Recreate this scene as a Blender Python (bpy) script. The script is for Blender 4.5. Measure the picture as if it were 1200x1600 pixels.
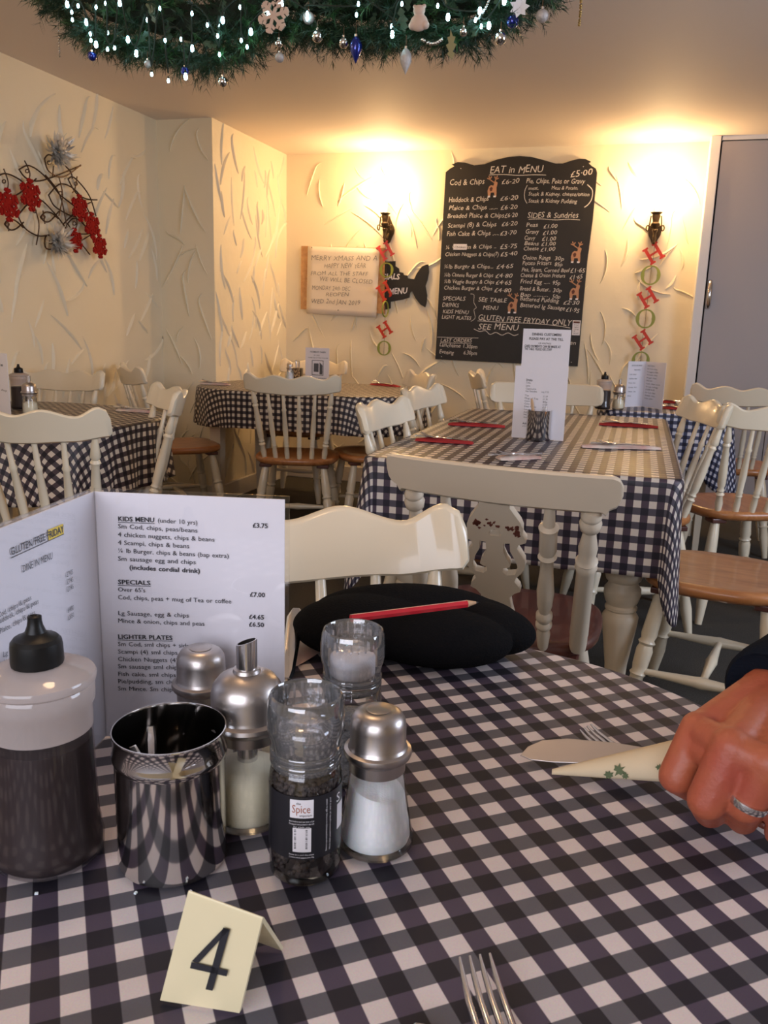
import bpy, bmesh, math, random
from mathutils import Vector, Matrix, noise
random.seed(7)
for o in list(bpy.data.objects): bpy.data.objects.remove(o)
SC = bpy.context.scene
COL = SC.collection
R_ = math.radians

# ------------------------------------------------------------------ camera
EYE = Vector((0, 0, 1.12)); FPX = 1308.07
YAW, PITCH, ROLL = .2865, .2211, .0284
_cy, _sy, _cp, _sp = math.cos(YAW), math.sin(YAW), math.cos(PITCH), math.sin(PITCH)
CF = Vector((-_sy*_cp, _cy*_cp, -_sp)); _r = Vector((_cy, _sy, 0)); _u = _r.cross(CF)
CR = math.cos(ROLL)*_r + math.sin(ROLL)*_u
CU = -math.sin(ROLL)*_r + math.cos(ROLL)*_u
cd = bpy.data.cameras.new('camera'); cam = bpy.data.objects.new('camera', cd); COL.objects.link(cam)
m = Matrix((CR, CU, -CF)).transposed().to_4x4(); m.translation = EYE; cam.matrix_world = m
cd.sensor_fit = 'VERTICAL'; cd.sensor_height = 24; cd.sensor_width = 18; cd.lens = FPX*24/1600
cd.clip_start = .02; SC.camera = cam
cd.dof.use_dof = True; cd.dof.focus_distance = 1.1; cd.dof.aperture_fstop = 20

# ------------------------------------------------------------------ world, light, exposure
W = bpy.data.worlds.new('world'); SC.world = W; W.use_nodes = True
W.node_tree.nodes['Background'].inputs[0].default_value = (.55, .62, .8, 1)
W.node_tree.nodes['Background'].inputs[1].default_value = .35
SC.view_settings.view_transform = 'Standard'; SC.view_settings.look = 'None'
SC.view_settings.gamma = 1; SC.view_settings.use_curve_mapping = False
SC.view_settings.exposure = .12
def area(name, loc, target, sx, sy, power, col):
    l = bpy.data.lights.new(name, 'AREA'); l.shape = 'RECTANGLE'; l.size = sx; l.size_y = sy; l.energy = power; l.color = col
    o = bpy.data.objects.new(name, l); COL.objects.link(o); o.location = loc
    o.rotation_euler = (Vector(target)-Vector(loc)).to_track_quat('-Z', 'Y').to_euler(); return o
area('window_daylight', (2.52, 1.9, 1.45), (0, 2.2, .9), 1.5, 1.1, 50, (.70, .80, 1))
area('window_daylight', (-.5, -1.42, 1.5), (-.6, 1.6, .9), 1.9, 1.1, 34, (.86, .88, 1))
def point(name, loc, power, col, r=.03):
    l = bpy.data.lights.new(name, 'POINT'); l.energy = power; l.color = col; l.shadow_soft_size = r
    o = bpy.data.objects.new(name, l); COL.objects.link(o); o.location = loc; return o
# ceiling lamp above the near table (outside the frame) and lamps over the left side of the room
point('ceiling_lamp_light', (-.55, .9, 2.05), 6, (1, .66, .36), .09)
point('ceiling_lamp_light', (-2.1, 1.5, 2.05), 6, (1, .66, .36), .09)
WARM = (1, .65, .31)

# ------------------------------------------------------------------ pixel -> place helpers (reference frame 1200x1600)
def ray(x, y): return CF + CR*((x-600)/FPX) - CU*((y-800)/FPX)
def onplane(x, y, P, N):
    d = ray(x, y); t = (Vector(P)-EYE).dot(N)/d.dot(N); return EYE + d*t
def onz(x, y, z): return onplane(x, y, (0, 0, z), Vector((0, 0, 1)))
def ony(x, y, Y): return onplane(x, y, (0, Y, 0), Vector((0, 1, 0)))
def onx(x, y, X): return onplane(x, y, (X, 0, 0), Vector((1, 0, 0)))

# ------------------------------------------------------------------ materials
def mat(name, col, rough=.5, metal=0, bump=None, spec=.5, var=None, coat=0, sheen=0, trans=0, sss=0, emit=None):
    M = bpy.data.materials.new(name); M.use_nodes = True; nt = M.node_tree; b = nt.nodes['Principled BSDF']
    b.inputs['Base Color'].default_value = (*col, 1); b.inputs['Roughness'].default_value = rough
    b.inputs['Metallic'].default_value = metal; b.inputs['Specular IOR Level'].default_value = spec
    b.inputs['Coat Weight'].default_value = coat; b.inputs['Sheen Weight'].default_value = sheen
    b.inputs['Transmission Weight'].default_value = trans
    if sss: b.inputs['Subsurface Weight'].default_value = sss; b.inputs['Subsurface Radius'].default_value = (.012, .004, .002); b.inputs['Subsurface Scale'].default_value = .6
    if emit: b.inputs['Emission Color'].default_value = (*emit[0], 1); b.inputs['Emission Strength'].default_value = emit[1]
    N, L = nt.nodes, nt.links
    tc = N.new('ShaderNodeTexCoord')
    if var:      # (scale, other colour, amount)
        n = N.new('ShaderNodeTexNoise'); n.inputs['Scale'].default_value = var[0]; n.inputs['Detail'].default_value = 4
        L.new(tc.outputs['Object'], n.inputs['Vector'])
        r = N.new('ShaderNodeMapRange'); r.inputs[1].default_value = .35; r.inputs[2].default_value = .7; r.inputs[4].default_value = var[2]
        L.new(n.outputs['Fac'], r.inputs[0])
        mx = N.new('ShaderNodeMix'); mx.data_type = 'RGBA'; mx.inputs[6].default_value = (*col, 1); mx.inputs[7].default_value = (*var[1], 1)
        L.new(r.outputs[0], mx.inputs[0]); L.new(mx.outputs[2], b.inputs['Base Color'])
    if bump:     # (scale, strength)
        n2 = N.new('ShaderNodeTexNoise'); n2.inputs['Scale'].default_value = bump[0]; n2.inputs['Detail'].default_value = 6
        L.new(tc.outputs['Object'], n2.inputs['Vector'])
        bp = N.new('ShaderNodeBump'); bp.inputs['Strength'].default_value = bump[1]; bp.inputs['Distance'].default_value = .01
        L.new(n2.outputs['Fac'], bp.inputs['Height']); L.new(bp.outputs[0], b.inputs['Normal'])
    return M
def glass(name, tint=(1, 1, 1), amount=.12, haze=0, hazecol=(.8, .8, .85)):
    M = bpy.data.materials.new(name); M.use_nodes = True; N, L = M.node_tree.nodes, M.node_tree.links
    N.remove(N['Principled BSDF']); out = N['Material Output']
    t = N.new('ShaderNodeBsdfTransparent'); t.inputs[0].default_value = (*tint, 1)
    g = N.new('ShaderNodeBsdfGlossy'); g.inputs['Roughness'].default_value = .04
    f = N.new('ShaderNodeLayerWeight'); f.inputs[0].default_value = .35
    mr = N.new('ShaderNodeMapRange'); mr.inputs[3].default_value = amount*.35; mr.inputs[4].default_value = min(1, amount*5)
    L.new(f.outputs['Fresnel'], mr.inputs[0])
    mx = N.new('ShaderNodeMixShader'); L.new(mr.outputs[0], mx.inputs[0])
    if haze:
        d = N.new('ShaderNodeBsdfDiffuse'); d.inputs[0].default_value = (*hazecol, 1)
        tl = N.new('ShaderNodeBsdfTranslucent'); tl.inputs[0].default_value = (*hazecol, 1)
        m1 = N.new('ShaderNodeMixShader'); m1.inputs[0].default_value = .5; L.new(d.outputs[0], m1.inputs[1]); L.new(tl.outputs[0], m1.inputs[2])
        m2 = N.new('ShaderNodeMixShader'); m2.inputs[0].default_value = haze; L.new(t.outputs[0], m2.inputs[1]); L.new(m1.outputs[0], m2.inputs[2])
        L.new(m2.outputs[0], mx.inputs[1])
    else: L.new(t.outputs[0], mx.inputs[1])
    L.new(g.outputs[0], mx.inputs[2]); L.new(mx.outputs[0], out.inputs[0])
    return M
def wood(name, c1, c2, scale=3, rough=.35):
    M = mat(name, c1, rough, coat=.3); N, L = M.node_tree.nodes, M.node_tree.links; b = N['Principled BSDF']
    tc = N.new('ShaderNodeTexCoord'); mp = N.new('ShaderNodeMapping'); mp.inputs['Scale'].default_value = (scale*6, scale, scale*6)
    n = N.new('ShaderNodeTexNoise'); n.inputs['Scale'].default_value = 3; n.inputs['Detail'].default_value = 8; n.inputs['Distortion'].default_value = .6
    r = N.new('ShaderNodeValToRGB'); r.color_ramp.elements[0].position = .3; r.color_ramp.elements[1].position = .7
    r.color_ramp.elements[0].color = (*c1, 1); r.color_ramp.elements[1].color = (*c2, 1)
    L.new(tc.outputs['Object'], mp.inputs[0]); L.new(mp.outputs[0], n.inputs['Vector']); L.new(n.outputs['Fac'], r.inputs[0]); L.new(r.outputs[0], b.inputs['Base Color'])
    return M
def gingham(name, period, white, ca, cb, dark, rot=0, offs=(0, 0), wrinkle=.15, shine=.45):
    """two sets of woven stripes over uv measured in metres on the cloth"""
    M = mat(name, white, shine); N, L = M.node_tree.nodes, M.node_tree.links; b = N['Principled BSDF']
    b.inputs['Specular IOR Level'].default_value = .45
    uv = N.new('ShaderNodeUVMap'); uv.uv_map = 'uv'
    mp = N.new('ShaderNodeMapping'); mp.inputs['Rotation'].default_value = (0, 0, rot); mp.inputs['Location'].default_value = (offs[0], offs[1], 0)
    mp.vector_type = 'POINT'; mp.inputs['Scale'].default_value = (1, 1, 1)
    L.new(uv.outputs[0], mp.inputs[0])
    sep = N.new('ShaderNodeSeparateXYZ'); L.new(mp.outputs[0], sep.inputs[0])
    fs = []
    for k in (0, 1):
        mul = N.new('ShaderNodeMath'); mul.operation = 'MULTIPLY'; mul.inputs[1].default_value = 1/period; L.new(sep.outputs[k], mul.inputs[0])
        fr = N.new('ShaderNodeMath'); fr.operation = 'FRACT'; L.new(mul.outputs[0], fr.inputs[0])
        ab = N.new('ShaderNodeMath'); ab.operation = 'SUBTRACT'; ab.inputs[1].default_value = .5; L.new(fr.outputs[0], ab.inputs[0])
        a2 = N.new('ShaderNodeMath'); a2.operation = 'ABSOLUTE'; L.new(ab.outputs[0], a2.inputs[0])
        mr = N.new('ShaderNodeMapRange'); mr.inputs[1].default_value = .24; mr.inputs[2].default_value = .26; L.new(a2.outputs[0], mr.inputs[0]); fs.append(mr)
    def mixc(f, a, bb):
        mx = N.new('ShaderNodeMix'); mx.data_type = 'RGBA'; L.new(f.outputs[0], mx.inputs[0])
        for s, v in ((6, a), (7, bb)):
            if isinstance(v, tuple): mx.inputs[s].default_value = (*v, 1)
            else: L.new(v.outputs[2], mx.inputs[s])
        return mx
    c = mixc(fs[1], mixc(fs[0], white, ca), mixc(fs[0], cb, dark))
    nz = N.new('ShaderNodeTexNoise'); nz.inputs['Scale'].default_value = 900; L.new(uv.outputs[0], nz.inputs['Vector'])
    hs = N.new('ShaderNodeMix'); hs.data_type = 'RGBA'; hs.blend_type = 'MULTIPLY'; hs.inputs[0].default_value = .25
    L.new(c.outputs[2], hs.inputs[6]); L.new(nz.outputs['Color'], hs.inputs[7]); L.new(hs.outputs[2], b.inputs['Base Color'])
    n2 = N.new('ShaderNodeTexNoise'); n2.inputs['Scale'].default_value = 9; n2.inputs['Detail'].default_value = 3; L.new(uv.outputs[0], n2.inputs['Vector'])
    bp = N.new('ShaderNodeBump'); bp.inputs['Strength'].default_value = wrinkle; bp.inputs['Distance'].default_value = .02
    L.new(n2.outputs['Fac'], bp.inputs['Height']); L.new(bp.outputs[0], b.inputs['Normal'])
    return M
WALLC = (.82, .71, .50)
M_wall = mat('cream_plaster', WALLC, .6, bump=(9, .35), var=(1.6, (.84, .75, .58), .6))
M_ridge = mat('plaster_ridge', (.84, .75, .56), .5)
M_ceil = mat('ceiling_paint', (.80, .69, .60), .7, bump=(14, .08))
M_carpet = mat('carpet', (.062, .055, .046), 1, bump=(420, .8), var=(300, (.15, .14, .13), .7), spec=.1)
M_skirt = mat('skirting_paint', (.66, .60, .52), .45)
M_white = mat('white_gloss_paint', (.78, .76, .75), .35)
M_door = mat('grey_lilac_door', (.42, .39, .40), .45)
M_gap = mat('dark_gap', (.015, .014, .014), .8)
M_cream = mat('cream_chair_paint', (.80, .70, .53), .28, var=(5, (.76, .66, .49), .6), coat=.25)
M_creamG = mat('greige_chair_paint', (.68, .58, .45), .32, var=(6, (.64, .54, .42), .6), coat=.2)
M_chip = mat('chipped_brown', (.16, .045, .03), .7)
M_seat = wood('seat_wood', (.34, .12, .035), (.52, .22, .075), 2)
M_seatD = wood('dark_seat_wood', (.055, .012, .007), (.10, .024, .012), 2, .5)
M_pine = wood('pine_board', (.42, .20, .07), (.60, .33, .13), 2, .5)
M_leg = mat('table_leg_paint', (.70, .60, .46), .4, var=(7, (.63, .53, .40), .5))
M_board = mat('blackboard', (.010, .009, .0085), .55, var=(4, (.022, .018, .016), .6))
M_chalk = mat('chalk_paint', (.72, .66, .60), .8)
M_ink = mat('black_ink', (.02, .02, .025), .7)
M_inkF = mat('faded_ink', (.10, .10, .11), .7)
M_paper = mat('white_paper', (.80, .77, .82), .55)
M_paperN = mat('notice_paper', (.74, .65, .54), .7, bump=(6, .15))
M_lam = glass('laminate', (1, 1, 1), .10)
M_red = mat('red_glitter', (.55, .03, .008), .5)
M_green = mat('green_glitter', (.26, .29, .04), .45)
M_brass = mat('aged_brass', (.075, .045, .02), .5, metal=.6, bump=(60, .3))
M_bulb = mat('lit_bulb', (1, .8, .5), .5, emit=((1, .72, .38), 38))
M_steel = mat('polished_steel', (.62, .60, .58), .09, metal=1)
M_steelB = mat('brushed_steel', (.47, .43, .41), .33, metal=1)
M_cutl = mat('cutlery_steel', (.68, .66, .66), .18, metal=1)
M_dark = mat('dark_inside', (.02, .018, .016), .5)
M_glass = glass('clear_glass', (.97, .98, .98), .16)
M_plast = glass('clear_plastic', (.95, .95, .97), .34, haze=.12, hazecol=(1, 1, 1))
M_frost = glass('frosted_plastic', (.95, .93, .92), .08, haze=.74, hazecol=(.74, .66, .63))
M_frostL = glass('thin_frosted_plastic', (.95, .92, .92), .07, haze=.045, hazecol=(.5, .48, .55))
M_sauce = mat('brown_sauce', (.022, .012, .010), .35, bump=(20, .1))
M_blackcap = mat('black_plastic', (.006, .006, .006), .4, spec=.3)
M_salt = mat('salt', (.97, .96, .97), .8, bump=(700, .2), sss=.4)
M_sugar = mat('sugar', (.98, .90, .70), .8, bump=(700, .2))
M_pepper = mat('peppercorn', (.035, .025, .022), .7, var=(300, (.09, .06, .045), .6))
M_label = mat('black_label', (.012, .012, .016), .35)
M_labelW = mat('label_white', (.74, .72, .76), .5)
M_rust = mat('label_rust', (.35, .10, .04), .6)
M_tag = mat('ivory_plastic', (.82, .72, .46), .3, sss=0)
M_wool = mat('black_wool', (.008, .008, .009), 1, bump=(420, .35), spec=.06)
M_sleeve = mat('navy_black_sleeve', (.008, .010, .016), .95, bump=(300, .25), spec=.05)
M_pencil = mat('red_pencil', (.55, .015, .03), .25, coat=.5)
M_pwood = mat('pencil_wood', (.55, .35, .2), .7)
M_skin = mat('skin', (.39, .105, .045), .48, bump=(160, .10), var=(22, (.37, .072, .045), .9), sss=.08)
M_nail = mat('nail', (.62, .30, .24), .3)
M_silver = mat('silver', (.75, .73, .70), .2, metal=1)
M_napR = mat('red_napkin', (.45, .03, .03), .85)
M_napW = mat('patterned_napkin', (.78, .68, .60), .85, var=(22, (.62, .20, .16), .55))
M_napG = mat('holly_napkin', (.62, .50, .33), .85)
M_leafp = mat('napkin_print_green', (.10, .13, .06), .85)
M_wire = mat('bronze_wire', (.10, .055, .03), .45, metal=.7)
M_snowR = mat('red_snowflake', (.30, .010, .008), .8, spec=.1)
M_tinsel = mat('silver_tinsel', (.88, .85, .80), .32, metal=.75)
M_needle = mat('fir_needle', (.010, .042, .014), .55, var=(9, (.006, .022, .014), .8))
M_needle2 = mat('fir_needle_light', (.03, .11, .03), .5)
M_coreCable = mat('shade_core_and_cable', (.012, .018, .010), .9)  # near-black green: shade painted on the foliage core, also the light cable's colour
M_led = mat('white_led', (.8, 1, 1), .4, emit=((.45, .88, 1), 22))
M_blueB = mat('blue_bauble', (.01, .02, .22), .15, metal=.6, coat=.6)
M_silvB = mat('silver_bauble', (.7, .68, .66), .08, metal=1)
M_frostB = mat('frosted_grey_bauble', (.42, .38, .36), .5, metal=.3, bump=(90, .4))
M_deer = mat('reindeer_brown', (.46, .24, .14), .7)
M_deerD = mat('reindeer_dark', (.10, .03, .02), .7)
M_pink = mat('dusty_pink', (.55, .40, .32), .7)

# ------------------------------------------------------------------ mesh helpers
class MB:
    def __init__(s): s.v = []; s.f = []; s.uv = None; s.mi = []
    def add(s, vs, fs, mi=0):
        o = len(s.v); s.v += [tuple(v) for v in vs]; s.f += [tuple(i+o for i in f) for f in fs]; s.mi += [mi]*len(fs)
    def box(s, c, d, M=None, mi=0):
        x, y, z = d[0]/2, d[1]/2, d[2]/2
        vs = [Vector((a*x, b*y, e*z)) for a in (-1, 1) for b in (-1, 1) for e in (-1, 1)]
        if M is not None: vs = [M @ v for v in vs]
        c = Vector(c); s.add([v+c for v in vs], [(0, 1, 3, 2), (4, 6, 7, 5), (0, 4, 5, 1), (2, 3, 7, 6), (0, 2, 6, 4), (1, 5, 7, 3)], mi)
    def tube(s, pts, r, seg=8, caps=True, flat=1.0, mi=0):
        pts = [Vector(p) for p in pts]; n = len(pts); vs = []; fs = []
        rr = r if isinstance(r, (list, tuple)) else [r]*n
        t0 = (pts[1]-pts[0]).normalized(); up = Vector((0, 0, 1)) if abs(t0.z) < .9 else Vector((1, 0, 0))
        a = t0.cross(up).normalized()
        for i, p in enumerate(pts):
            t = (pts[min(i+1, n-1)]-pts[max(i-1, 0)]).normalized(); a = (a - t*a.dot(t)).normalized(); b = t.cross(a)
            for k in range(seg):
                w = 2*math.pi*k/seg; vs.append(p + (a*math.cos(w) + b*math.sin(w)*flat)*rr[i])
        for i in range(n-1):
            for k in range(seg):
                q = (k+1) % seg; fs.append((i*seg+k, i*seg+q, (i+1)*seg+q, (i+1)*seg+k))
        if caps: fs += [tuple(range(seg))[::-1], tuple((n-1)*seg+k for k in range(seg))]
        s.add(vs, fs, mi)
    def lathe(s, prof, c=(0, 0, 0), seg=36, M=None, mi=0):
        c = Vector(c); vs = []; fs = []; n = len(prof)
        for r, z in prof:
            for k in range(seg):
                w = 2*math.pi*k/seg; v = Vector((r*math.cos(w), r*math.sin(w), z))
                vs.append((M @ v if M is not None else v)+c)
        for i in range(n-1):
            for k in range(seg):
                q = (k+1) % seg; fs.append((i*seg+k, i*seg+q, (i+1)*seg+q, (i+1)*seg+k))
        if prof[0][0] > 1e-5: fs.append(tuple(range(seg))[::-1])
        if prof[-1][0] > 1e-5: fs.append(tuple((n-1)*seg+k for k in range(seg)))
        s.add(vs, fs, mi)
    def turned(s, p0, p1, prof, seg=12):
        """lathe between two points; prof = (t, r)"""
        p0, p1 = Vector(p0), Vector(p1); d = p1-p0; q = Vector((0, 0, 1)).rotation_difference(d.normalized()).to_matrix()
        s.lathe([(r, t*d.length) for t, r in prof], p0, seg, q)
    def prism(s, poly, fr, th, mi=0):
        """poly of (a,b) in frame fr=(O,A,B,N); extruded th along N"""
        O, A, B, N = fr; n = len(poly)
        vs = [O+A*a+B*b for a, b in poly] + [O+A*a+B*b+N*th for a, b in poly]
        fs = [tuple(range(n))[::-1], tuple(range(n, 2*n))] + [(i, (i+1) % n, n+(i+1) % n, n+i) for i in range(n)]
        s.add(vs, fs, mi)
    def build(s, name, m, parent=None, smooth=None, bevel=0, kind=None, label=None):
        me = bpy.data.meshes.new(name); me.from_pydata([tuple(v) for v in s.v], [], s.f)
        ms = m if isinstance(m, (list, tuple)) else [m]
        for x in ms: me.materials.append(x)
        if len(ms) > 1: me.polygons.foreach_set('material_index', s.mi)
        if s.uv:
            u = me.uv_layers.new(name='uv')
            for l in me.loops: u.data[l.index].uv = s.uv[l.vertex_index]
        me.validate(); me.update()
        bm = bmesh.new(); bm.from_mesh(me); bmesh.ops.recalc_face_normals(bm, faces=bm.faces); bm.to_mesh(me); bm.free()
        if smooth:
            me.polygons.foreach_set('use_smooth', [True]*len(me.polygons))
            if smooth < 180: me.set_sharp_from_angle(angle=R_(smooth))
        o = bpy.data.objects.new(name, me); COL.objects.link(o)
        if parent: o.parent = parent
        if bevel:
            b = o.modifiers.new('bevel', 'BEVEL'); b.width = bevel; b.segments = 2; b.limit_method = 'ANGLE'
        if kind: o['kind'] = kind
        if label: o['label'] = label
        return o
def tag(o, label, cat, group=None, kind=None):
    o['label'] = label; o['category'] = cat
    if group: o['group'] = group
    if kind: o['kind'] = kind
    return o
def thing(name, label, cat, loc=(0, 0, 0), rz=0, group=None):
    o = bpy.data.objects.new(name, None); COL.objects.link(o); o.location = loc; o.rotation_euler = (0, 0, rz); o.empty_display_size = .05
    return tag(o, label, cat, group)
def struct(o): o['kind'] = 'structure'; return o
def kids(o): return [c for c in bpy.data.objects if c.parent == o]
def dup(root, loc, rz, label, group=None):
    r = root.copy(); COL.objects.link(r); r.location = loc; r.rotation_euler = (0, 0, rz); r['label'] = label
    if group: r['group'] = group
    for ch in kids(root):
        c = ch.copy(); COL.objects.link(c); c.parent = r
        for g in kids(ch):
            d = g.copy(); COL.objects.link(d); d.parent = c
    return r

# ------------------------------------------------------------------ writing
_gl = {}
def glyphs(chars, bold=0, shear=0):
    need = [c for c in dict.fromkeys(chars) if (c, bold, shear) not in _gl and c != ' ']
    obs = []
    def mk(s):
        cu = bpy.data.curves.new('t', 'FONT'); cu.body = s; cu.size = 1; cu.resolution_u = 2; cu.offset = bold; cu.shear = shear; cu.fill_mode = 'FRONT'
        o = bpy.data.objects.new('t', cu); COL.objects.link(o); return o
    base = mk('HH')
    for c in need: obs.append((c, mk(c), mk('H'+c+'H')))
    bpy.context.view_layer.update(); dg = bpy.context.evaluated_depsgraph_get()
    bw = base.dimensions.x
    for c, o, o2 in obs:
        me = o.evaluated_get(dg).to_mesh()
        _gl[(c, bold, shear)] = ([tuple(v.co) for v in me.vertices], [tuple(p.vertices) for p in me.polygons], o2.dimensions.x-bw)
        o.evaluated_get(dg).to_mesh_clear()
    for o in [base]+[x for t in obs for x in t[1:]]:
        cu = o.data; bpy.data.objects.remove(o); bpy.data.curves.remove(cu)
def write(mb, s, P0, P1, N, cap=None, bold=0, shear=0, jit=0, lift=.0006):
    """text from P0 to P1 on a plane with normal N; cap = capital height"""
    glyphs(s, bold, shear); P0, P1 = Vector(P0), Vector(P1); A = (P1-P0); Wd = A.length; A.normalize(); N = Vector(N).normalized(); B = N.cross(A)
    adv = sum(.33 if c == ' ' else _gl[(c, bold, shear)][2] for c in s)
    sx = Wd/adv; sy = (cap/.73) if cap else sx; x = 0
    for c in s:
        if c == ' ': x += .33; continue
        vs, fs, w = _gl[(c, bold, shear)]; dy = random.uniform(-jit, jit); k = 1+random.uniform(-jit, jit)*1.6; an = random.uniform(-jit, jit)*1.2
        mb.add([P0 + A*((x+v[0]-v[1]*an)*sx) + B*((v[1]*k+dy+v[0]*an)*sy) + N*lift for v in vs], fs); x += w
def strokes(mb, pts, N, w, lift=.0006):
    pts = [Vector(p) for p in pts]; N = Vector(N).normalized(); vs = []; fs = []
    for i, p in enumerate(pts):
        t = (pts[min(i+1, len(pts)-1)]-pts[max(i-1, 0)]).normalized(); b = N.cross(t)*w/2
        vs += [p-b+N*lift, p+b+N*lift]
    for i in range(len(pts)-1): fs.append((2*i, 2*i+2, 2*i+3, 2*i+1))
    mb.add(vs, fs)
def smoothline(pts, n=6):
    pts = [Vector(p) for p in pts]; out = []
    for i in range(len(pts)-1):
        a, b, c, d = pts[max(i-1, 0)], pts[i], pts[i+1], pts[min(i+2, len(pts)-1)]
        for k in range(n):
            t = k/n; out.append(.5*((2*b)+(c-a)*t+(2*a-5*b+4*c-d)*t*t+(3*b-a-3*c+d)*t**3))
    return out+[pts[-1]]

# ================================================================== ROOM
D = 5.667; XL2 = -2.437; Y1 = 4.602; XL1 = -2.793; XR = .295; CZ = 2.2306; XE = 2.62; YB = -1.5
def slab(name, c, d, m, parent=None, bevel=0):
    b = MB(); b.box(c, d); return b.build(name, m, parent, bevel=bevel)
struct(slab('floor', (0, 2, -.03), (6.2, 7.8, .06), M_carpet))
struct(slab('ceiling', (0, 2, CZ+.03), (6.2, 7.8, .06), M_ceil))
wb = struct(slab('wall_back', ((XR+XL2)/2+.6, D+.05, CZ/2), (XR-XL2+1.4, .1, CZ), M_wall))
wl = struct(slab('wall_left', (XL1-.05, (YB+Y1)/2, CZ/2), (.1, Y1-YB, CZ), M_wall))
wj = struct(slab('wall_left_return', ((XL1+XL2)/2-.052, Y1+.05, CZ/2), (XL2-XL1+.1, .1, CZ), M_wall))
wl2 = struct(slab('wall_left_alcove', (XL2-.05, (Y1+D)/2+.0005, CZ/2), (.1, D-Y1-.001, CZ), M_wall))
def wall_with_window(name, axis, pos, a0, a1, w0, w1, z0, z1, out):
    b = MB()
    segs = [(a0, w0, 0, CZ), (w1, a1, 0, CZ), (w0, w1, 0, z0), (w0, w1, z1, CZ)]
    for p, q, r, s in segs:
        if axis == 'x': b.box((pos+out*.05, (p+q)/2, (r+s)/2), (.1, q-p, s-r))
        else: b.box(((p+q)/2, pos+out*.05, (r+s)/2), (q-p, .1, s-r))
    return struct(b.build(name, M_wall))
wall_with_window('wall_right', 'x', XE, YB, D, 1.1, 2.7, .85, 2.0, 1)
wall_with_window('wall_front', 'y', YB, XL1, XE, -1.5, .5, .85, 2.0, -1)
def windowframe(name, axis, pos, w0, w1, z0, z1):
    b = MB(); c = (w0+w1)/2
    def bb(u, z, du, dz):
        if axis == 'x': b.box((pos, u, z), (.06, du, dz))
        else: b.box((u, pos, z), (du, .06, dz))
    for z in (z0+.03, z1-.03): bb(c, z, w1-w0, .06)
    for u in (w0+.03, c, w1-.03): bb(u, (z0+z1)/2, .06, z1-z0)
    o = struct(b.build(name, M_white)); g = MB()
    if axis == 'x': g.box((pos+.02, c, (z0+z1)/2), (.004, w1-w0, z1-z0))
    else: g.box((c, pos-.02, (z0+z1)/2), (w1-w0, .004, z1-z0))
    g.build('window_pane', M_glass, o)
windowframe('window_1', 'x', XE+.06, 1.1, 2.7, .85, 2.0)
windowframe('window_2', 'y', YB-.06, -1.5, .5, .85, 2.0)

# trowelled plaster ridges, real relief on the walls
def ridges(parent, O, A, B, N, n, wmax, hmax, seed, vert=.5, avoid=None):
    rnd = random.Random(seed); mb = MB()
    placed = []
    tries = 0
    while len(placed) < n and tries < n*40:
        tries += 1
        u, v = rnd.uniform(.05, wmax-.05), rnd.uniform(.12, hmax-.1)
        if any(abs(u-a)*1.5+abs(v-b)*.8 < .115 for a, b in placed): continue
        placed.append((u, v)); L = rnd.uniform(.10, .30); an = rnd.choice((-1, 1))*rnd.uniform(.05, .75) if rnd.random() < vert else rnd.uniform(-1.2, 1.2)
        cv = rnd.uniform(-.5, .5); w = rnd.uniform(.004, .008); h = rnd.uniform(.007, .014); m = 12; vs = []; fs = []
        x, y = u-math.sin(an)*L/2, v-math.cos(an)*L/2; hook = rnd.random() < .25
        for i in range(m+1):
            t = i/m; a = an+cv*(t-.5)*2+(t > .8)*hook*(t-.8)*5; x += math.sin(a)*L/m; y += math.cos(a)*L/m
            tw = max(.12, math.sin(math.pi*min(1, t*.93+.05))**.6); s = (rnd.random()-.5)*.0015
            px, py = math.cos(a), -math.sin(a)
            for k, (ss, hh) in enumerate(((-1.6, -.0015), (-.5, .8), (.35, 1), (.9, -.0015))):
                q = w*ss*tw+s
                vs.append(O+A*max(.003, min(wmax-.003, x+px*q))+B*(y+py*q)+N*(h*hh*tw if hh > 0 else -.002))
        for i in range(m):
            for k in range(3): fs.append((i*4+k, i*4+k+1, (i+1)*4+k+1, (i+1)*4+k))
        mb.add(vs, fs)
    mb.build('plaster_ridges', M_ridge, parent, smooth=50, kind='stuff')
X, Y, Z = Vector((1, 0, 0)), Vector((0, 1, 0)), Vector((0, 0, 1))
ridges(wb, Vector((XL2, D, 0)), X, Z, -Y, 190, XR-XL2, CZ, 3)
ridges(wl, Vector((XL1, 1.6, 0)), Y, Z, X, 190, Y1-1.6, CZ, 5)
ridges(wl2, Vector((XL2, Y1, 0)), Y, Z, X, 100, D-Y1, CZ, 9, .9)
ridges(wj, Vector((XL1, Y1, 0)), X, Z, -Y, 26, XL2-XL1, CZ, 11)
for nm, c, d in (('baseboard_back', ((XL2+XR)/2, D-.011, .055), (XR-XL2, .02, .11)), ('baseboard_left', (XL1+.011, (YB+Y1)/2, .055), (.02, Y1-YB, .11)),
                 ('baseboard_alcove', (XL2+.011, (Y1+D)/2, .055), (.02, D-Y1, .11)), ('baseboard_return', ((XL1+XL2)/2, Y1-.011, .055), (XL2-XL1, .02, .11))):
    struct(slab(nm, c, d, M_skirt, bevel=.006))
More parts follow.
